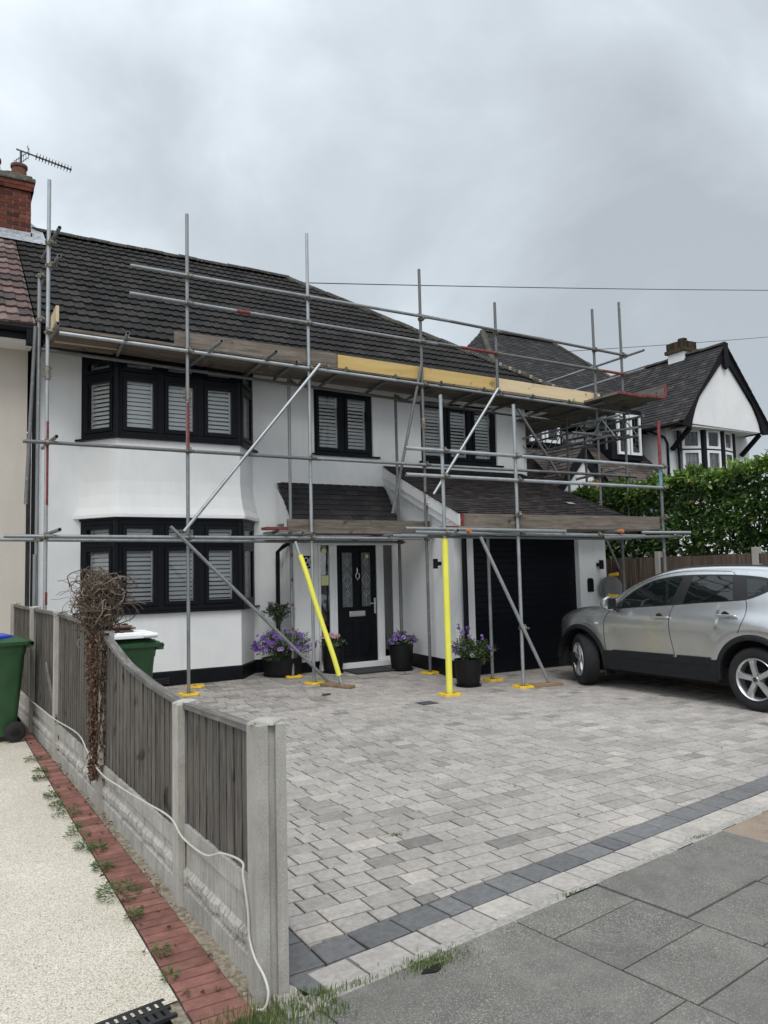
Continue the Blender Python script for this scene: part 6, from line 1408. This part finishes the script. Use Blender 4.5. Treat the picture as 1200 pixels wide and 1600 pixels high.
m = MB(); m.prism([(.20, 8.70, 1.05), (.55, 8.66, 1.045), (.70, 8.74, 1.05), (.66, 9.12, 1.05), (.2, 9.14, 1.05)], (0, 0, .012)); m.prism([(.20, 8.70, 1.02), (.55, 8.645, 1.0), (.72, 8.75, 1.015), (.72, 8.77, 1.055), (.55, 8.66, 1.05), (.20, 8.70, 1.06)], (0, -.015, 0)); o = m.build('plastic_bag', 'bluep', bevel=.006); tag(o, 'flat blue plastic bag lying on the left green bin', 'bag')
m = MB(); m.prism([(.20, 8.80, 1.064), (.50, 8.82, 1.064), (.56, 9.08, 1.064), (.2, 9.12, 1.064)], (0, 0, .035)); o = m.build('white_tray', 'whitesheet', bevel=.012); tag(o, 'white plastic tray on top of the blue bag on the left bin', 'tray')
t = MB(); t.box((1.30, 7.36, 1.047), (1.84, 7.84, 1.085)); t.box((1.34, 7.40, 1.085), (1.80, 7.80, 1.10)); t.tube([(1.70, 7.35, 1.07), (1.82, 7.34, 1.075)], .022, 8); o = t.build('white_box_lid', 'whitesheet', bevel=.015); tag(o, 'white plastic box lid on the bin behind the fence', 'lid')
t = MB(); 
for i, (a, b, c) in enumerate(((1.30, 7.50, 1.103), (1.33, 7.54, 1.125), (1.28, 7.49, 1.147))): t.box((a, b, c), (a+.34, b+.26, c+.018)); t.lathe([(.02, 0), (.035, .012), (0, .02)], 6, (a+.3, b+.1, c+.018))
o = t.build('roof_tile_stack', 'tile_pink', bevel=.004); tag(o, 'few brown roof tiles stacked behind the white box lid', 'roof tiles')

# ================================================================ WEEDS, GRASS, LITTER
wr = random.Random(9)
def wv():
    return Vector((wr.uniform(-1, 1), wr.uniform(-1, 1), wr.uniform(-.2, 1)))
spots = [(.769, 6.34, .07), (.79, 5.77, .08), (.80, 5.30, .07), (.80, 4.97, .06), (.845, 4.25, .10), (.832, 3.84, .05), (.84, 3.56, .045), (.76, 6.84, .07), (.77, 7.65, .08), (.80, 7.2, .06), (.78, 6.05, .06), (.82, 4.62, .05), (.83, 4.85, .05), (.84, 3.3, .04), (.80, 5.5, .05)]
for x, y, r in spots:
    m = MB(); x += wr.uniform(.0, .04); y += wr.uniform(-.12, .12); r *= wr.uniform(.6, 1.5)
    for i in range(int(2600*r*wr.uniform(.5, 1.3))):
        a = wr.uniform(0, 6.28); rr_ = r*wr.random()**.6; p = Vector((x+rr_*math.cos(a)*.9, y+rr_*math.sin(a)*1.2, wr.uniform(0, .03))); d = Vector((math.cos(a), math.sin(a), wr.uniform(.0, .5))); leaf(m, p, d+wv()*.3, Vector((0, 0, 1))+wv()*.5, wr.uniform(.012, .036), wr.uniform(.004, .009), .25, wr.random()*.9)
    o = m.build('weed', 'weed', recalc=False); tag(o, 'low green weed rooted along the edge of the red brick strip', 'weed', 'weeds along the brick edging')
def blades(mb, n, f, h, w_=.0022, lean=.5):
    for i in range(n):
        x, y = f(); a = wr.uniform(0, 6.28); hh = h*wr.uniform(.5, 1.3); dx, dy = math.cos(a)*hh*lean*wr.random(), math.sin(a)*hh*lean*wr.random(); sx, sy = -math.sin(a)*w_, math.cos(a)*w_
        mb.add([(x-sx, y-sy, -.01), (x+sx, y+sy, -.01), (x+dx*.4+sx*.8, y+dy*.4+sy*.8, hh*.6), (x+dx*.4-sx*.8, y+dy*.4-sy*.8, hh*.6), (x+dx, y+dy, hh)], [(0, 1, 2, 3), (3, 2, 4)], 0, wr.betavariate(2, 2))
m = MB()
def f1():
    while True:
        x, y = wr.uniform(.72, 1.36), wr.gauss(2.74, .07)
        if y < 2.93-abs(x-1.05)*.35 and not (1.09 < x < 1.22 and y > 2.86): return x, y
blades(m, 2100, f1, .027, .0014)
o = m.build('grass_patch', 'grass', recalc=False); tag(o, kind='stuff', label='rough green grass at the foot of the near concrete post', cat='grass')
m = MB(); blades(m, 700, lambda: (wr.gauss(1.79, .085), wr.gauss(2.76, .033)), .016, .0015, .9); blades(m, 60, lambda: (wr.gauss(1.42, .08), wr.gauss(2.78+.0, .012)), .022, .002, .8); blades(m, 60, lambda: (2.476+wr.gauss(0, .035), 4.153+wr.gauss(0, .012)), .012); blades(m, 60, lambda: (wr.gauss(2.75, .05), wr.gauss(2.945, .01)), .010, .0016); blades(m, 70, lambda: (wr.gauss(3.95, .05), wr.gauss(3.115, .01)), .010, .0016)
o = m.build('moss_tufts', 'grass', recalc=False); tag(o, kind='stuff', label='small tufts of moss and grass in the paving joints', cat='moss')
m = MB(); m.prism([(1.71, 2.705, .0), (1.77, 2.685, .0), (1.81, 2.70, 0), (1.84, 2.735, 0), (1.80, 2.74, 0), (1.74, 2.728, 0)], (0, 0, .004)); o = m.build('broken_plastic', 'pot'); tag(o, 'flat broken piece of black plastic lying in the mossy corner of the pavement', 'litter')
m = MB()
for i in range(90):
    if i < 62: y = wr.uniform(3.0, 9.0); x = wr.uniform(.80, 1.06)
    elif i < 76: x, y = wr.uniform(4.6, 6.8), wr.uniform(9.6, 11.0)
    else: x, y = wr.uniform(1.6, 7), wr.uniform(3.3, 9.5)
    leaf(m, Vector((x, y, gz(y)+.006)), Vector((wr.uniform(-1, 1), wr.uniform(-1, 1), wr.uniform(0, .25))), Vector((0, 0, 1)), wr.uniform(.015, .05) if i < 76 else wr.uniform(.008, .018), .018, .4, wr.random())
for x, y, l in ((4.42, 9.25, .11), (4.50, 9.28, .09), (6.75, 9.75, .06)): leaf(m, Vector((x, y, .012)), Vector((1, .3, .05)), Vector((0, 0, 1)), l, l*.6, .35, .75)
o = m.build('fallen_leaves', 'deadleaf', recalc=False); tag(o, kind='stuff', label='scattered dry fallen leaves on the brick edging and paving', cat='leaves')
